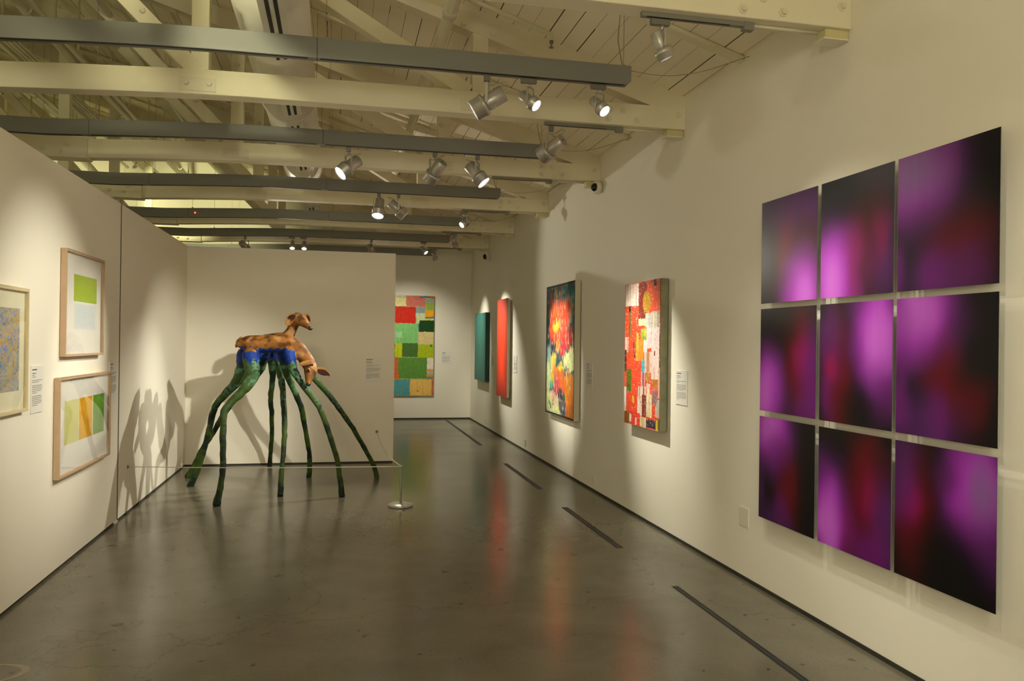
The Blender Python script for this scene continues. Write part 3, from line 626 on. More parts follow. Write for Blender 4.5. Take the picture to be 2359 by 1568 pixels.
# ---- collage of red and cream
def collage():
    H, W_ = 430, 300; f = px_to_uv([(752, 190), (1018, 147), (742, 1268), (1028, 1352)], 7.86, 6.93)
    v, u = np.mgrid[0:1:H * 1j, 0:1:W_ * 1j]; img = np.ones((H, W_, 3)) * hexs('#f2502c')
    U = u + .004 * vnoise((H, W_), (60, 20), 3); V = v + .003 * vnoise((H, W_), (20, 60), 4)
    def rect(x0, y0, x1, y1, col, stripes=None, k=.5):
        ua, va = f(x0, y0); ub, vb = f(x1, y1); vb2 = f(x0, y1)[1]; vb = (vb + vb2) / 2; va = (va + f(x1, y0)[1]) / 2
        m_ = (U > ua) & (U < ub) & (V > va) & (V < vb); c = hexs(col)
        base = np.ones((H, W_, 3)) * c
        if stripes:
            s = vnoise((H, W_), (3, 90), sum(map(ord, col)) % 99 + 7)[..., None]; base = np.where(s > k, hexs(stripes), base)
        img[m_] = base[m_]
    R = [(750,190,800,360,'#efe0d2','#c9a08a',.45),(800,185,850,445,'#f3e4dc','#e2694a',.35),(850,175,915,460,'#8c301e'),(918,155,975,245,'#f05a38'),(968,150,990,205,'#3a302c'),(990,145,1018,410,'#ef6a48'),(945,205,990,405,'#f3603c'),
     (1018,140,1032,600,'#b0552e','#5a5030',.2),(750,360,778,600,'#ea4a28'),(777,360,791,600,'#5c6d1c'),(777,360,791,400,'#2a2518'),(791,360,850,520,'#f25030'),(850,460,905,515,'#f0d6ae'),(905,420,950,530,'#e8dfc8','#8c8a9a',.3),(950,405,1016,530,'#e4d8b8','#9c93a0',.2),
     (870,540,915,632,'#9ab040','#6a7a28',.4),(895,540,912,600,'#d6cf20'),(915,530,1018,695,'#f0d8d8','#dfb9bb',.4),(835,570,852,790,'#f0a030','#f6d83c',.1),(852,620,893,790,'#e8902c'),(893,630,920,720,'#f2dcd4'),(750,600,775,720,'#f0ccc4','#e06848',.3),
     (745,700,762,870,'#5c2c24'),(762,720,800,850,'#f04e28'),(778,700,786,765,'#9c5a20'),(813,645,831,765,'#302020','#f04e28',.0),(897,720,955,890,'#efc7b8','#c97858',.3),(917,725,940,870,'#c88868'),(955,690,1015,940,'#f2d8d2','#e7bdb8',.4),
     (975,715,985,752,'#7a3028'),(877,787,903,880,'#4cb4cc'),(877,880,905,1000,'#e8c8cc','#a02c28',.1),(765,852,800,1038,'#55700c'),(778,975,785,1000,'#20280c'),(800,800,877,990,'#f24e2c'),(910,885,950,960,'#9aa838','#d07838',.2),
     (962,940,1010,1030,'#c87c2c'),(1010,850,1026,1090,'#ecb8a8'),(742,990,764,1180,'#f0e4da','#d8b0a0',.4),(764,1038,850,1190,'#ee4c28'),(850,990,915,1220,'#f2dccc','#b03c28',.15),(885,1060,920,1230,'#8c3c24'),(918,970,950,1010,'#f0c8c0'),
     (920,1010,965,1235,'#f4e2cc','#f0c020',.2),(945,1000,1000,1060,'#f06c58'),(965,1040,1010,1140,'#a87070'),(990,1100,1030,1240,'#b8c8b8','#e89880',.2),(742,1180,790,1275,'#7c3c20','#b08830',.3),(790,1190,870,1300,'#e8402c'),(790,1200,803,1260,'#f0e0d0'),(834,1235,845,1290,'#f0e0d0'),
     (870,1232,920,1310,'#e8cc9c','#7c5c3c',.4),(920,1255,996,1322,'#3c3440'),(996,1260,1012,1345,'#dcc828'),(900,1325,1000,1340,'#e0b0a0','#d83c28',.0),(1016,600,1034,800,'#a04c30'),(1020,800,1034,850,'#382c24'),(1012,1250,1040,1350,'#4c3c28','#c89878',.2)]
    for r_ in R: rect(*r_)
    for (cx, cy_, rx, ry, col) in [(915, 330, 33, 88, '#c08c1c'), (817, 1088, 10, 30, '#e8bc28'), (985, 1085, 22, 60, '#a07478')]:
        uc, vc = f(cx, cy_); ru = f(cx + rx, cy_)[0] - uc; rv = f(cx, cy_ + ry)[1] - vc
        m_ = ((U - uc) / ru) ** 2 + ((V - vc) / rv) ** 2 < 1; img[m_] = hexs(col)
    sp_ = vnoise((H, W_), (170, 150), 31) * .55 + vnoise((H, W_), (110, 34), 32) * .45
    img[sp_ > .50] = .45 * img[sp_ > .50] + .55 * hexs('#f6e0d4'); img[sp_ < -.56] = hexs('#5c2c1c') * .7 + img[sp_ < -.56] * .3
    img *= (1 + .12 * vnoise((H, W_), (30, 140), 33) + .10 * vnoise((H, W_), (140, 60), 34))[..., None]
    return np.clip(img * .82, 0, .9)
XA = XR - .085
t = thing('collage_painting', (XR, 7.45, .93), 'thick red, cream and orange patchwork collage on board, nearest painting left of the purple panels', 'painting')
MB().box(XA + .002, XR - .012, 6.93, 7.86, .945, 2.372).build('panel_board', mat('painted_edge', (.27, .27, .17), .6, var=.5, vscale=9, bump=.3), t, bevel=.004)
sheet('painted_face', (XA, 7.86, 2.372), (0, -.93, 0), (0, 0, -1.427), collage(), M['art'], t)

# ---- framed abstract
def abstract():
    H, W_ = 330, 260; f = px_to_uv([(150, 222), (352, 180), (146, 1172), (350, 1240)], 11.03, 9.69)
    v, u = np.mgrid[0:1:H * 1j, 0:1:W_ * 1j]
    wu = .03 * vnoise((H, W_), (12, 9), 1) + .022 * vnoise((H, W_), (36, 40), 2) + .008 * vnoise((H, W_), (60, 110), 5); wv = .025 * vnoise((H, W_), (10, 9), 3) + .03 * vnoise((H, W_), (26, 50), 4)
    U = u + wu; V = v + wv; img = np.ones((H, W_, 3)) * hexs('#285258')
    B = [(200,240,70,60,'#4a5860'),(300,250,60,70,'#0e6a70'),(330,360,30,120,'#3a9a98'),(170,270,30,50,'#38424c'),(210,270,12,60,'#b0983a'),(180,340,35,50,'#a04834'),(300,400,45,130,'#a8a090'),(155,460,22,200,'#12363e'),(240,400,70,90,'#f0502c'),(290,420,22,120,'#e8401c'),(320,380,14,80,'#e8a070'),
      (210,450,50,110,'#fb6a2a'),(205,560,45,130,'#f4481c'),(260,500,40,120,'#f25030'),(215,520,28,48,'#ffb020'),(212,500,14,30,'#ffd838'),(290,620,50,80,'#d83420'),(335,600,28,90,'#8c2824'),(345,500,14,60,'#50606c'),(230,680,22,60,'#fb8c24'),(265,700,24,60,'#c02838'),(180,670,40,60,'#0c2c34'),(160,720,22,60,'#6a8890'),
      (190,800,26,70,'#e4c840'),(165,820,18,100,'#8cb0a0'),(320,790,55,85,'#dce8a0'),(345,740,16,50,'#c8d090'),(250,830,30,40,'#ecd020'),(215,870,40,60,'#d87830'),(155,950,22,150,'#cfe0a0'),(185,920,14,70,'#b8c838'),(185,970,15,30,'#2c9c94'),(220,960,25,60,'#c84858'),(255,900,35,60,'#d0601c'),
      (315,900,40,30,'#58686c'),(320,1010,60,130,'#e88c14'),(265,980,30,60,'#e06018'),(330,1150,50,110,'#ec8008'),(235,1040,22,25,'#3c3c50'),(195,1060,35,50,'#e8a08c'),(225,1120,25,70,'#dcc89c'),(255,1100,16,90,'#2c3c4c'),(275,1170,16,70,'#44506c'),(165,1110,30,120,'#d8e8a4'),(215,1180,40,60,'#dfe8a0'),(178,1130,10,30,'#44545c')]
    dab = [('#f0a070', 1), ('#7a94a0', 2), ('#c83020', 3), ('#e8d8a0', 4)]
    for i, (cx, cy_, rx, ry, col) in enumerate(B):
        uc, vc = f(cx, cy_); ru = abs(f(cx + rx, cy_)[0] - uc); rv = abs(f(cx, cy_ + ry)[1] - vc)
        dd = np.sqrt(((U - uc) / ru) ** 2 + ((V - vc) / rv) ** 2); a = 1 / (1 + np.exp((dd - .92) * 26)); tex = .80 + .28 * vnoise((H, W_), (26, 90), 50 + i) + .15 * vnoise((H, W_), (70, 40), 150 + i)
        a = np.clip(a * tex, 0, 1)[..., None]; img = img * (1 - a) + hexs(col) * a
    for hx, sd_ in dab:
        k_ = np.clip(vnoise((H, W_), (18, 46), 200 + sd_) * 3 - 1.75, 0, .55)[..., None]; img = img * (1 - k_) + hexs(hx) * k_
    img = img * .86
    img *= (1 + .16 * vnoise((H, W_), (22, 90), 41) + .1 * vnoise((H, W_), (80, 40), 42))[..., None]
    return np.clip(img, 0, .95)
t = thing('abstract_painting', (XR, 10.47, .77), 'orange, teal and yellow abstract painting in a deep cream frame with black lip', 'painting')
MB().box(XR - .076, XR - .012, 9.685, 11.035, .80, 2.533).build('canvas', M['card'], t)
sheet('painted_face', (XR - .0775, 11.035, 2.533), (0, -1.35, 0), (0, 0, -1.733), abstract(), M['art'], t)
q = MB(); y0, y1, z0, z1 = 9.66, 11.06, .775, 2.558; x0, x1 = XR - .085, XR - .012
q.box(x0, x1, y0, y0 + .012, z0, z1); q.box(x0, x1, y1 - .012, y1, z0, z1); q.box(x0, x1, y0 + .012, y1 - .012, z1 - .012, z1); q.box(x0, x1, y0 + .012, y1 - .012, z0, z0 + .012)
q.build('frame', M['creamframe'], t)
q = MB(); x0 = XR - .0855
for a in [(y0 + .002, y0 + .022, z0 + .002, z1 - .002), (y1 - .022, y1 - .002, z0 + .002, z1 - .002), (y0 + .022, y1 - .022, z1 - .022, z1 - .002), (y0 + .022, y1 - .022, z0 + .002, z0 + .022)]:
    q.box(x0, x0 + .004, *a[:2], *a[2:])
q.build('frame_lip', M['black'], t)

# ---- monochromes
def mono(col, seed, edge, H=80, W_=60):
    v, u = np.mgrid[0:1:H * 1j, 0:1:W_ * 1j]; e = np.minimum(np.minimum(u, 1 - u) * 2.2, np.minimum(v, 1 - v) * 3.2)
    e = np.clip(e, 0, 1)[..., None]; e = e * e * (3 - 2 * e); img = hexs(col) * e + hexs(edge) * (1 - e)
    return img * (1 + .05 * vnoise((H, W_), (20, 15), seed))[..., None]
t = thing('red_painting', (XR, 14.22, .778), 'tall glowing red single-colour painting standing off the right wall', 'painting')
MB().box(XR - .078, XR - .074, 13.76, 14.68, .778, 2.549).build('panel_board', M['creamframe'], t)
MB().box(XR - .074, XR, 13.85, 14.6, .9, 2.42).build('backing_frame', M['creamframe'], t)
MB().box(XR - .074, XR - .030, 13.765, 14.675, .785, 2.54).build('stretcher', M['creamframe'], t)
sheet('painted_face', (XR - .079, 14.68, 2.549), (0, -.92, 0), (0, 0, -1.771), mono('#ee3d14', 3, '#a02c18'), M['art'], t)
t = thing('teal_painting', (XR, 16.48, .96), 'teal single-colour painting with dark edges, farthest on the right wall', 'painting')
MB().box(XR - .088, XR - .004, 15.83, 17.10, .962, 2.368).build('canvas', mat('teal_edge', (.006, .05, .042), .5), t, bevel=.01)
sheet('painted_face', (XR - .089, 17.09, 2.36), (0, -1.25, 0), (0, 0, -1.39), mono('#47877c', 4, '#3f7c74'), M['art'], t)

# ---- far patchwork painting
def patch():
    H, W_ = 260, 150; v, u = np.mgrid[0:1:H * 1j, 0:1:W_ * 1j]
    U = u + .008 * vnoise((H, W_), (40, 14), 71); V = v + .004 * vnoise((H, W_), (14, 40), 72); img = np.ones((H, W_, 3)) * hexs('#b8b87c')
    X0, X1, Z0, Z1 = 60, 518, 175, 1185
    R = [(60,175,150,290,'#a89c58'),(150,178,252,285,'#e2d898'),(155,188,250,196,'#88b0a8'),(252,178,432,285,'#cf7060'),(376,178,472,193,'#3c6888'),(472,180,520,200,'#c4542c'),(432,205,518,245,'#9aa890'),(436,245,518,318,'#98b44c'),(434,318,512,388,'#f0a810'),(512,318,518,388,'#d87820'),(432,388,518,400,'#30586c'),(432,402,490,424,'#c8cc60'),(490,400,518,424,'#c4ccd0'),
      (60,290,148,455,'#b8b060'),(148,288,342,455,'#cf2408'),(342,290,430,350,'#8c9ca0'),(350,350,430,450,'#c8d0a4'),(376,422,518,538,'#124208'),(366,455,376,530,'#3c6c9c'),(128,458,368,655,'#80c472'),(160,540,216,600,'#a4d4a0'),(60,458,128,655,'#5c8490'),(372,538,516,665,'#d8c288'),
      (60,655,128,795,'#a8b41c'),(126,655,150,795,'#4c6c20'),(150,655,218,795,'#bcc808'),(218,655,368,795,'#48702c'),(370,665,518,800,'#a8bc10'),(485,665,503,690,'#4c7c14'),(60,797,186,970,'#c86c38'),(186,800,455,1012,'#5e9038'),(455,805,516,915,'#ecdccc'),(455,915,516,940,'#dc9c40'),(455,940,516,965,'#a8bcc8'),(455,965,516,990,'#e09430'),(455,990,516,1018,'#808c70'),
      (126,970,190,1015,'#e06818'),(60,970,126,1015,'#b8cca0'),(60,1018,297,1182,'#549ca0'),(297,1022,505,1182,'#e8bc60'),(505,1022,516,1182,'#d04c30'),(366,1125,382,1145,'#d86c48')]
    for (x0, y0, x1, y1, col) in R:
        a, b = (x0 - X0) / (X1 - X0), (x1 - X0) / (X1 - X0); c_, d_ = (y0 - Z0) / (Z1 - Z0), (y1 - Z0) / (Z1 - Z0)
        img[(U > a) & (U < b) & (V > c_) & (V < d_)] = hexs(col)
    img *= (1 + .10 * vnoise((H, W_), (60, 36), 73) + .06 * vnoise((H, W_), (10, 70), 74))[..., None]
    return np.clip(img, 0, .95)
t = thing('patchwork_painting', (1.6, YF, .53), 'tall painting of red, green and yellow patches on the far wall', 'painting')
MB().box(1.055, 2.15, YF - .05, YF - .004, .53, 2.80).build('canvas', mat('green_edge', (.20, .19, .09), .6), t, bevel=.004)
sheet('painted_face', (1.057, YF - .052, 2.797), (1.09, 0, 0), (0, 0, -2.263), patch(), M['art'], t)

# ---- framed works on the left wall
def framed(name, y0, y1, z0, z1, label, fm, mm, art, fw=.018, dep=.045):
    t = thing(name, (XL, (y0 + y1) / 2, z0), label, 'framed picture')
    a, b = XL, XL + dep
    q = MB(); q.box(a + .004, b, y0, y0 + fw, z0, z1); q.box(a + .004, b, y1 - fw, y1, z0, z1); q.box(a + .004, b, y0 + fw, y1 - fw, z1 - fw, z1); q.box(a + .004, b, y0 + fw, y1 - fw, z0, z0 + fw)
    q.build('frame', fm, t, bevel=.0015)
    MB().box(a + .004, b - .024, y0 + fw, y1 - fw, z0 + fw, z1 - fw).build('mount', mm, t)
    for i, (p0, p1, r0, r1, img) in enumerate(art):
        sheet('print', (b - .0235, p0, r1), (0, p1 - p0, 0), (0, 0, r0 - r1), img, M['print'], t)
    MB().box(b - .008, b - .006, y0 + fw, y1 - fw, z0 + fw, z1 - fw).build('glazing', M['glass'], t)
    return t
M['print'] = attr_mat('ink_print', .7, .3)
def flat(col, seed, H=40, W_=40, k=.04, edge=None):
    img = np.ones((H, W_, 3)) * hexs(col) * (1 + k * vnoise((H, W_), (12, 12), seed))[..., None]
    if edge:
        v, u = np.mgrid[0:1:H * 1j, 0:1:W_ * 1j]; e = np.clip(np.minimum(np.minimum(u, 1 - u), np.minimum(v, 1 - v)) * 9 + .15 * vnoise((H, W_), (8, 8), seed + 1), 0, 1)[..., None]; img = img * e + hexs(edge) * (1 - e)
    return img
def wsh(a, b):
    img = flat(a, 61, 50, 40); H, W_ = img.shape[:2]; s = (np.clip(vnoise((H, W_), (5, 6), 62) * 1.3, 0, 1))[..., None]; return img * (1 - s) + hexs(b) * s
framed('green_and_blue_print', 6.545, 7.545, 1.605, 2.42, 'wood-framed print with a lime green block over a pale blue block, upper of two', M['wood'], M['matb'],
       [(6.80, 7.40, 2.036, 2.247, flat('#a3bf0a', 1)), (6.80, 7.38, 1.815, 2.022, flat('#d3dde2', 2, edge='#e6e4dc'))])
framed('three_stripe_print', 6.44, 7.80, .70, 1.45, 'wood-framed print with pale, orange and green upright stripes, lower of two', M['wood'], M['matb'],
       [(6.62, 6.965, .93, 1.265, flat('#d9d78c', 3, k=.05)), (6.975, 7.325, .93, 1.265, wsh('#eab422', '#e09a14')), (7.345, 7.67, .93, 1.265, wsh('#74ac34', '#5c9a30'))])
def speck():
    H, W_ = 170, 190; a = vnoise((H, W_), (42, 95), 81) + .7 * vnoise((H, W_), (60, 120), 82) + .5 * vnoise((H, W_), (12, 12), 83); b = vnoise((H, W_), (40, 90), 84)
    img = np.ones((H, W_, 3)) * hexs('#b8b4a0'); img[a < -.12] = hexs('#94a2bc'); img[a < -.8] = hexs('#7484a8'); img[a > .3] = hexs('#d2b45c'); img[(a > .65) & (b > 0)] = hexs('#dca030'); img[(a > .1) & (b < -.5)] = hexs('#b4b080'); return img
framed('speckled_print', 4.70, 5.835, 1.262, 2.065, 'pale-framed speckled blue and yellow picture cut by the left edge', M['woodp'], M['matc'],
       [(4.86, 5.735, 1.403, 1.932, speck())], .02, .04)

# ------------------------------------------------------------------ barrier
t = thing('rope_barrier', (.682, 8.545, 0), 'low grey metal barrier post with thin pale cords near the deer sculpture', 'barrier')
MB().lathe((.682, 8.545, 0), (0, 0, 1), [(0, .132), (.022, .132), (.03, .126), (.036, .02)], 40).build('base', M['post'], t)
MB().lathe((.682, 8.545, .034), (0, 0, 1), [(0, .0115), (.385, .0115), (.388, .014), (.402, .014), (.405, .008)], 16).build('pole', M['post'], t)
HK = [((XL - .012, 8.60, .468), (1, 0, 0), 'small grey cord hook low on the left wall'), ((.578, YP, .447), (0, -1, 0), 'small grey cord hook low on the partition')]
for p, n_, l in HK:
    tag(MB().lathe(p, n_, [(0, .02), (.012, .02), (.018, .012), (.028, .012)], 14).build('cord_hook', M['silverd']), l, 'hook', 'barrier cord hooks')
top = Vector((.682, 8.545, .425)); a = Vector((XL + .014, 8.60, .468))
MB().tube([a.lerp(top, s / 16) - Vector((0, 0, .012 * math.sin(PI * s / 16))) for s in range(17)], .0045, 6).build('barrier_cord', M['cord'], t)
b = Vector((.578, YP - .028, .447))
MB().tube([b.lerp(top, s / 16) - Vector((0, 0, .13 * math.sin(PI * s / 16) * (1 - s / 16 * .5))) for s in range(17)], .0045, 6).build('barrier_cord', M['cord'], t)

# ------------------------------------------------------------------ deer sculpture
LEGS = {
'A1':[(-1.045, 9.75, 1.571), (-1.06, 9.78, 1.43), (-1.12, 9.81, 1.289), (-1.204, 9.833, 1.183), (-1.339, 9.865, 1.032), (-1.399, 9.887, 0.925), (-1.458, 9.938, 0.684), (-1.506, 9.979, 0.486), (-1.586, 10.032, 0.232), (-1.683, 10.08, -0.004)],
'A2':[(-0.958, 9.5, 1.576), (-0.94, 9.449, 1.442), (-0.934, 9.405, 1.325), (-1.025, 9.348, 1.177), (-1.159, 9.291, 1.032), (-1.207, 9.253, 0.936), (-1.198, 9.151, 0.685), (-1.179, 9.031, 0.394), (-1.191, 8.942, 0.186), (-1.218, 8.86, -0.004)],
'B1':[(-0.903, 10.45, 1.616), (-0.939, 10.468, 1.503), (-0.975, 10.49, 1.37), (-1.119, 10.524, 1.162), (-1.299, 10.56, 0.934), (-1.426, 10.594, 0.725), (-1.535, 10.625, 0.534), (-1.652, 10.655, 0.344), (-1.752, 10.689, 0.134), (-1.822, 10.71, -0.004)],
'B2':[(-0.815, 10.5, 1.615), (-0.812, 10.664, 1.441), (-0.815, 10.821, 1.242), (-0.847, 10.984, 0.997), (-0.842, 11.146, 0.746), (-0.854, 11.349, 0.401), (-0.877, 11.476, 0.18), (-0.891, 11.57, -0.004)],
'C':[(-0.698, 10.15, 1.623), (-0.68, 10.055, 1.461), (-0.648, 9.942, 1.284), (-0.611, 9.826, 1.041), (-0.588, 9.701, 0.788), (-0.584, 9.577, 0.541), (-0.597, 9.427, 0.254), (-0.596, 9.29, -0.004)],
'D':[(-0.622, 9.72, 1.592), (-0.6, 9.81, 1.449), (-0.568, 9.893, 1.322), (-0.489, 9.998, 1.119), (-0.415, 10.103, 0.911), (-0.364, 10.256, 0.6), (-0.319, 10.408, 0.28), (-0.329, 10.54, -0.004)],
'E':[(-0.532, 9.5, 1.614), (-0.513, 9.476, 1.495), (-0.46, 9.451, 1.368), (-0.346, 9.418, 1.207), (-0.21, 9.383, 1.03), (-0.153, 9.357, 0.904), (-0.071, 9.313, 0.686), (0.016, 9.255, 0.404), (0.053, 9.211, 0.19), (0.08, 9.17, -0.004)],
'F':[(-0.48, 10.3, 1.641), (-0.405, 10.305, 1.492), (-0.266, 10.313, 1.277), (-0.164, 10.317, 1.155), (-0.005, 10.324, 0.957), (0.213, 10.335, 0.642), (0.376, 10.345, 0.353), (0.482, 10.352, 0.159), (0.522, 10.357, -0.004)]}
TA = [(-1.075, 9.6, 1.712, .060), (-1.013, 9.6, 1.706, .093), (-0.927, 9.6, 1.70, .104), (-0.818, 9.6, 1.706, .100), (-0.695, 9.6, 1.706, .105), (-0.59, 9.6, 1.712, .112), (-0.515, 9.58, 1.69, .104), (-0.438, 9.55, 1.64, .092), (-0.38, 9.52, 1.577, .083), (-0.329, 9.49, 1.52, .074), (-0.300, 9.46, 1.47, .068)]
HA = [(-0.293, 9.45, 1.47, .066), (-0.290, 9.41, 1.425, .077), (-0.293, 9.38, 1.385, .070), (-0.302, 9.33, 1.335, .050), (-0.308, 9.295, 1.29, .037), (-0.31, 9.27, 1.262, .028)]
TB = [(-0.917, 10.3, 1.722, .085), (-0.812, 10.3, 1.73, .10), (-0.713, 10.3, 1.738, .107), (-0.627, 10.3, 1.75, .102), (-0.588, 10.3, 1.816, .076), (-0.555, 10.3, 1.879, .062), (-0.53, 10.28, 1.95, .066)]
HB = [(-0.52, 10.25, 2.0, .085), (-0.47, 10.22, 2.01, .086), (-0.42, 10.17, 1.985, .066), (-0.37, 10.11, 1.94, .042), (-0.33, 10.05, 1.908, .029)]
def cr_spline(P, n=5):
    P = np.array(P, float); o = []
    for i in range(len(P) - 1):
        p0 = P[max(i - 1, 0)]; p1 = P[i]; p2 = P[i + 1]; p3 = P[min(i + 2, len(P) - 1)]
        for k in range(n):
            t_ = k / n; o.append(.5 * ((2 * p1) + (-p0 + p2) * t_ + (2 * p0 - 5 * p1 + 4 * p2 - p3) * t_ ** 2 + (-p0 + 3 * p1 - 3 * p2 + p3) * t_ ** 3))
    o.append(P[-1]); return np.array(o)
def leg_r(pts, rs):
    P = np.array(pts); z = P[:, 2]; s = (z[0] - z) / (z[0] - z[-1])
    return [tuple(p) + (float(np.interp(t_, *rs)),) for p, t_ in zip(P, s)]
RS_H = ([0, .10, .2, .28, .42, .6, .85, .95, 1], [.098, .088, .064, .046, .039, .034, .033, .034, .044])
RS_F = ([0, .08, .18, .3, .42, .6, .85, .96, 1], [.070, .056, .042, .037, .034, .031, .030, .031, .036])
def body(name, torso, head, legs, seed, t):
    mb = MB()
    chains = []
    for ch in (torso, head):
        q = cr_spline(ch); mb.tube([tuple(p[:3]) for p in q], [float(p[3]) for p in q], 20); mb.sphere(tuple(q[0][:3]), float(q[0][3]), 16); mb.sphere(tuple(q[-1][:3]), float(q[-1][3]), 16); chains.append(q)
    lc = []
    for key, rs in legs:
        q = cr_spline(leg_r(LEGS[key], rs)); r_ = random.Random(sum(map(ord, key)) % 100)
        for i in range(3, len(q) - 1): q[i, :3] += np.array([r_.uniform(-.004, .004), r_.uniform(-.004, .004), 0]); q[i, 3] *= r_.uniform(.94, 1.07)
        mb.tube([tuple(p[:3]) for p in q], [float(p[3]) for p in q], 14); mb.sphere(tuple(q[0][:3]), float(q[0][3]), 14); lc.append(q)
    tmp = bpy.data.meshes.new('tmp'); tmp.from_pydata(mb.v, [], mb.f)
    b = bmesh.new(); b.from_mesh(tmp); bmesh.ops.recalc_face_normals(b, faces=b.faces); b.to_mesh(tmp); b.free()
    o = bpy.data.objects.new('tmp', tmp); C.objects.link(o)
    md = o.modifiers.new('r', 'REMESH'); md.mode = 'VOXEL'; md.voxel_size = .010; md.use_smooth_shade = True
    md = o.modifiers.new('s', 'SMOOTH'); md.factor = .5; md.iterations = 5
    dg = bpy.context.evaluated_depsgraph_get(); me = bpy.data.meshes.new_from_object(o.evaluated_get(dg)); bpy.data.objects.remove(o); me.name = name
    n = len(me.vertices); co = np.zeros(n * 3); me.vertices.foreach_get('co', co); co = co.reshape(-1, 3)
    nz = lambda p, s: noise.noise(Vector(p) * s)
    def dist(q):
        D = np.full(n, 1e9); I = np.zeros(n)
        for i, p in enumerate(q):
            d_ = np.linalg.norm(co - p[:3], axis=1) - p[3]; k = d_ < D; D[k] = d_[k]; I[k] = i / (len(q) - 1)
        return D, I
    dT = np.minimum(dist(chains[0])[0], dist(chains[1])[0]); neckx = torso[6 if name == 'grazing_fawn' else 3]
    col = np.zeros((n, 3))
    brown = [hexs(h) for h in ('#6c400f', '#85551c', '#40220a', '#a47c4c')]
    blue = [hexs(h) for h in ('#08358c', '#05226a', '#0a1c44')]
    green = [hexs(h) for h in ('#2a4a20', '#36480a', '#0a1a10', '#5a8668', '#0f2616')]
    legd = [dist(q) for q in lc]
    LD = np.array([d_[0] for d_ in legd]); LI = np.array([d_[1] for d_ in legd]); best = LD.argmin(0)
    for i in range(n):
        p = co[i]; x, y, z = p; a = nz(p, 9.0); bnoise = nz(p, 26.0); c3_ = nz((x * 1 + seed, y, z), 5.0)
        li = LI[best[i], i]; onleg = LD[best[i], i] < .012 and z < 1.66
        torso_zone = dT[i] < .02
        zb = 1.645 + .055 * nz((x * 1.0, y * .6, seed), 13.0) + .022 * nz((x, y, seed), 34)
        neckhead = (x > neckx[0] + .045 and dT[i] < LD[best[i], i] + .004) or z > 1.87
        zg = 1.46 + .10 * abs(math.sin(35 * (x + y * .8))) * (.6 + .4 * a)
        if neckhead or z > zb:
            w1 = np.clip(.5 + a * 1.1, 0, 1); c = brown[0] * (1 - w1) + brown[1] * w1
            f1 = np.clip(nz((x, y + seed, z), 15) * 3.4 - .2, 0, .8); c = c * (1 - f1) + brown[2] * f1
            f2 = np.clip(nz((x + seed, y, z), 11) * 3.2 - .5, 0, .65); c = c * (1 - f2) + brown[3] * f2
            c = c * (1 + .25 * bnoise)
        elif z > zg:
            w1 = np.clip(.5 + a, 0, 1); c = blue[0] * w1 + blue[1] * (1 - w1)
            if name != 'grazing_fawn' : c = c * .7 + blue[2] * .3
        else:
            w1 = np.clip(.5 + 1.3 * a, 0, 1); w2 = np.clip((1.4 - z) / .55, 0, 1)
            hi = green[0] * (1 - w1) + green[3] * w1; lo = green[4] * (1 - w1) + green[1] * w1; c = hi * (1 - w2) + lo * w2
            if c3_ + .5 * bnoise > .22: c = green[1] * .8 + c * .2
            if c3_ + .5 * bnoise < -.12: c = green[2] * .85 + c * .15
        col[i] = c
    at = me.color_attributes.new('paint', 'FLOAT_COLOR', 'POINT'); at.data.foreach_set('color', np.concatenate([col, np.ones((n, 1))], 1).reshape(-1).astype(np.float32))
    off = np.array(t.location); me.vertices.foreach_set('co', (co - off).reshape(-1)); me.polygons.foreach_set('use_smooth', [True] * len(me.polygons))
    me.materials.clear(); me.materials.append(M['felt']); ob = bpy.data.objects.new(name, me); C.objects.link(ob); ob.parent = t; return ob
D = thing('deer_sculpture', (-.65, 9.9, 0), 'sculpture of two fawns with brown backs, blue bellies and long spindly green legs', 'sculpture')
fa = body('grazing_fawn', TA, HA, [('A1', RS_H), ('A2', RS_H), ('D', RS_F), ('E', RS_F)], 1.3, D)
fb = body('watching_fawn', TB, HB, [('B1', RS_H), ('B2', RS_F), ('C', RS_F), ('F', RS_F)], 4.1, D)
def sculpt_part(mb, name, m_, parent): return mb.build(name, m_, parent)
hide = mat('hide_brown', '#8f6030', .65, spec=.3, bump=.4, bscale=40, var=.4, vscale=12)
hided = mat('hide_dark', '#2c1408', .7, spec=.2, var=.3, vscale=12)
def ear(poly, thick, curl, parent, name='ear'):
    """poly: outline points (x, z), hung at depth y; cupped leaf with thickness"""
    P = [Vector(p) for p in poly]; cen = sum(P, Vector((0, 0, 0))) / len(P); q = MB(); n = len(P)
    F = cen + Vector(curl); vs = []
    rings = [1.0, .66, .33]
    for side in (0, 1):
        for r_ in rings:
            for p in P:
                b = F.lerp(p, r_) if r_ < 1 else p
                vs.append(b + Vector((0, thick * (1 if side else -1) * (.5 + .5 * (1 - r_)), 0)))
        vs.append(F + Vector((0, thick * (1 if side else -1), 0)))
    m_ = 3 * n + 1; fs = []
    for side in (0, 1):
        o_ = side * m_
        for j in range(2):
            for k in range(n): fs.append((o_ + j * n + k, o_ + j * n + (k + 1) % n, o_ + (j + 1) * n + (k + 1) % n, o_ + (j + 1) * n + k))
        for k in range(n): fs.append((o_ + 2 * n + k, o_ + 2 * n + (k + 1) % n, o_ + 3 * n))
    for k in range(n): fs.append((k, (k + 1) % n, m_ + (k + 1) % n, m_ + k))
    q.add(vs, fs, True); ob = q.build(name, hide, parent); md = ob.modifiers.new('s', 'SUBSURF'); md.levels = 1; md.render_levels = 2; return ob
def at_y(L, y): return [(x, y, z) for x, y_, z in L]
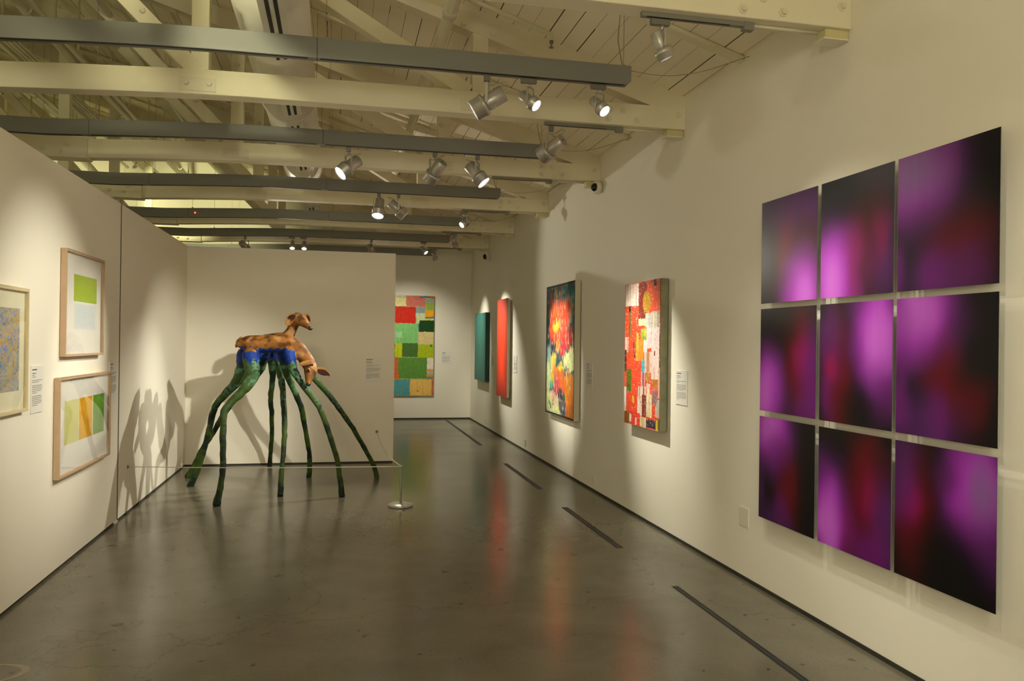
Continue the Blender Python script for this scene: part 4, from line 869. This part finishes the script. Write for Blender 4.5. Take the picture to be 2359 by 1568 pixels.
e = ear([(-0.275, 9.36, 1.520), (-0.305, 9.34, 1.53), (-0.36, 9.33, 1.523), (-0.42, 9.32, 1.498), (-0.414, 9.32, 1.458), (-0.353, 9.33, 1.463), (-0.275, 9.37, 1.48)], .008, (0, -.012, 0), fa)
tag(MB().add([(-.262, 9.345, 1.488), (-.36, 9.325, 1.466), (-.355, 9.33, 1.452), (-.29, 9.34, 1.43), (-.262, 9.35, 1.45)], [(0, 1, 2, 3, 4)]).build('inner_ear', hided, e), 'dark shaded inside of the ear')
e = ear([(-0.235, 9.44, 1.46), (-0.165, 9.45, 1.446), (-0.115, 9.45, 1.421), (-0.077, 9.45, 1.383), (-0.060, 9.45, 1.327), (-0.089, 9.45, 1.350), (-0.145, 9.45, 1.344), (-0.22, 9.44, 1.37)], .008, (0, .02, 0), fa)
tag(MB().add([(-.21, 9.43, 1.425), (-.13, 9.436, 1.415), (-.08, 9.438, 1.37), (-.068, 9.438, 1.34), (-.09, 9.438, 1.356), (-.145, 9.436, 1.35), (-.21, 9.43, 1.375)], [(0, 1, 2, 3, 4, 5, 6)]).build('inner_ear', hided, e), 'dark shaded inside of the ear')
e = ear([(-0.485, 10.165, 2.070), (-0.524, 10.155, 2.087), (-0.577, 10.15, 2.074), (-0.609, 10.15, 2.039), (-0.634, 10.15, 1.971), (-0.621, 10.15, 1.927), (-0.568, 10.15, 1.924), (-0.536, 10.14, 1.966), (-0.50, 10.15, 2.027)], .009, (0, .03, 0), fb)
tag(MB().add([(-.50, 10.135, 2.065), (-.54, 10.13, 2.07), (-.585, 10.13, 2.045), (-.575, 10.13, 2.02), (-.545, 10.125, 2.03), (-.53, 10.125, 1.99), (-.505, 10.13, 2.03)], [(0, 1, 2, 3, 4, 5, 6)]).build('inner_ear', hided, e), 'dark fold of the ear')
e = ear([(-0.405, 10.28, 2.08), (-0.358, 10.28, 2.093), (-0.33, 10.27, 2.056), (-0.319, 10.27, 1.993), (-0.336, 10.27, 1.976), (-0.356, 10.27, 2.013), (-0.395, 10.27, 2.045)], .009, (0, .015, 0), fb)
tag(MB().add([(-.375, 10.262, 2.07), (-.345, 10.26, 2.05), (-.33, 10.26, 2.0), (-.337, 10.26, 1.985), (-.36, 10.262, 2.02)], [(0, 1, 2, 3, 4)]).build('inner_ear', hided, e), 'dark inside of the ear')
for p, par, q_, np_, r_ in [((-.314, 9.315, 1.408), fa, (-.288, 9.312, 1.402), (-.311, 9.262, 1.258), .028), ((-.472, 10.145, 1.992), fb, (-.452, 10.135, 2.005), (-.322, 10.035, 1.900), .030)]:
    e = MB().sphere(p, .017, 14, (.85, .7, 1.25)).build('eye', M['eye'], par)
    MB().tube([Vector(p) + Vector((-.006, -.010, .026)), Vector(p) + Vector((.010, -.013, .022)), Vector(p) + Vector((.018, -.010, .006)), Vector(p) + Vector((.016, -.006, -.014))], [.003, .006, .007, .004], 8).build('eyelid', M['lid'], e)
    MB().sphere(np_, r_, 16, (1, .9, .85)).build('nose', M['nose'], par)
tl = ear([(-1.05, 9.63, 1.80), (-1.095, 9.625, 1.784), (-1.124, 9.62, 1.746), (-1.150, 9.61, 1.669), (-1.129, 9.605, 1.650), (-1.100, 9.61, 1.676), (-1.076, 9.62, 1.727)], .014, (0, -.01, 0), fa, 'tail')
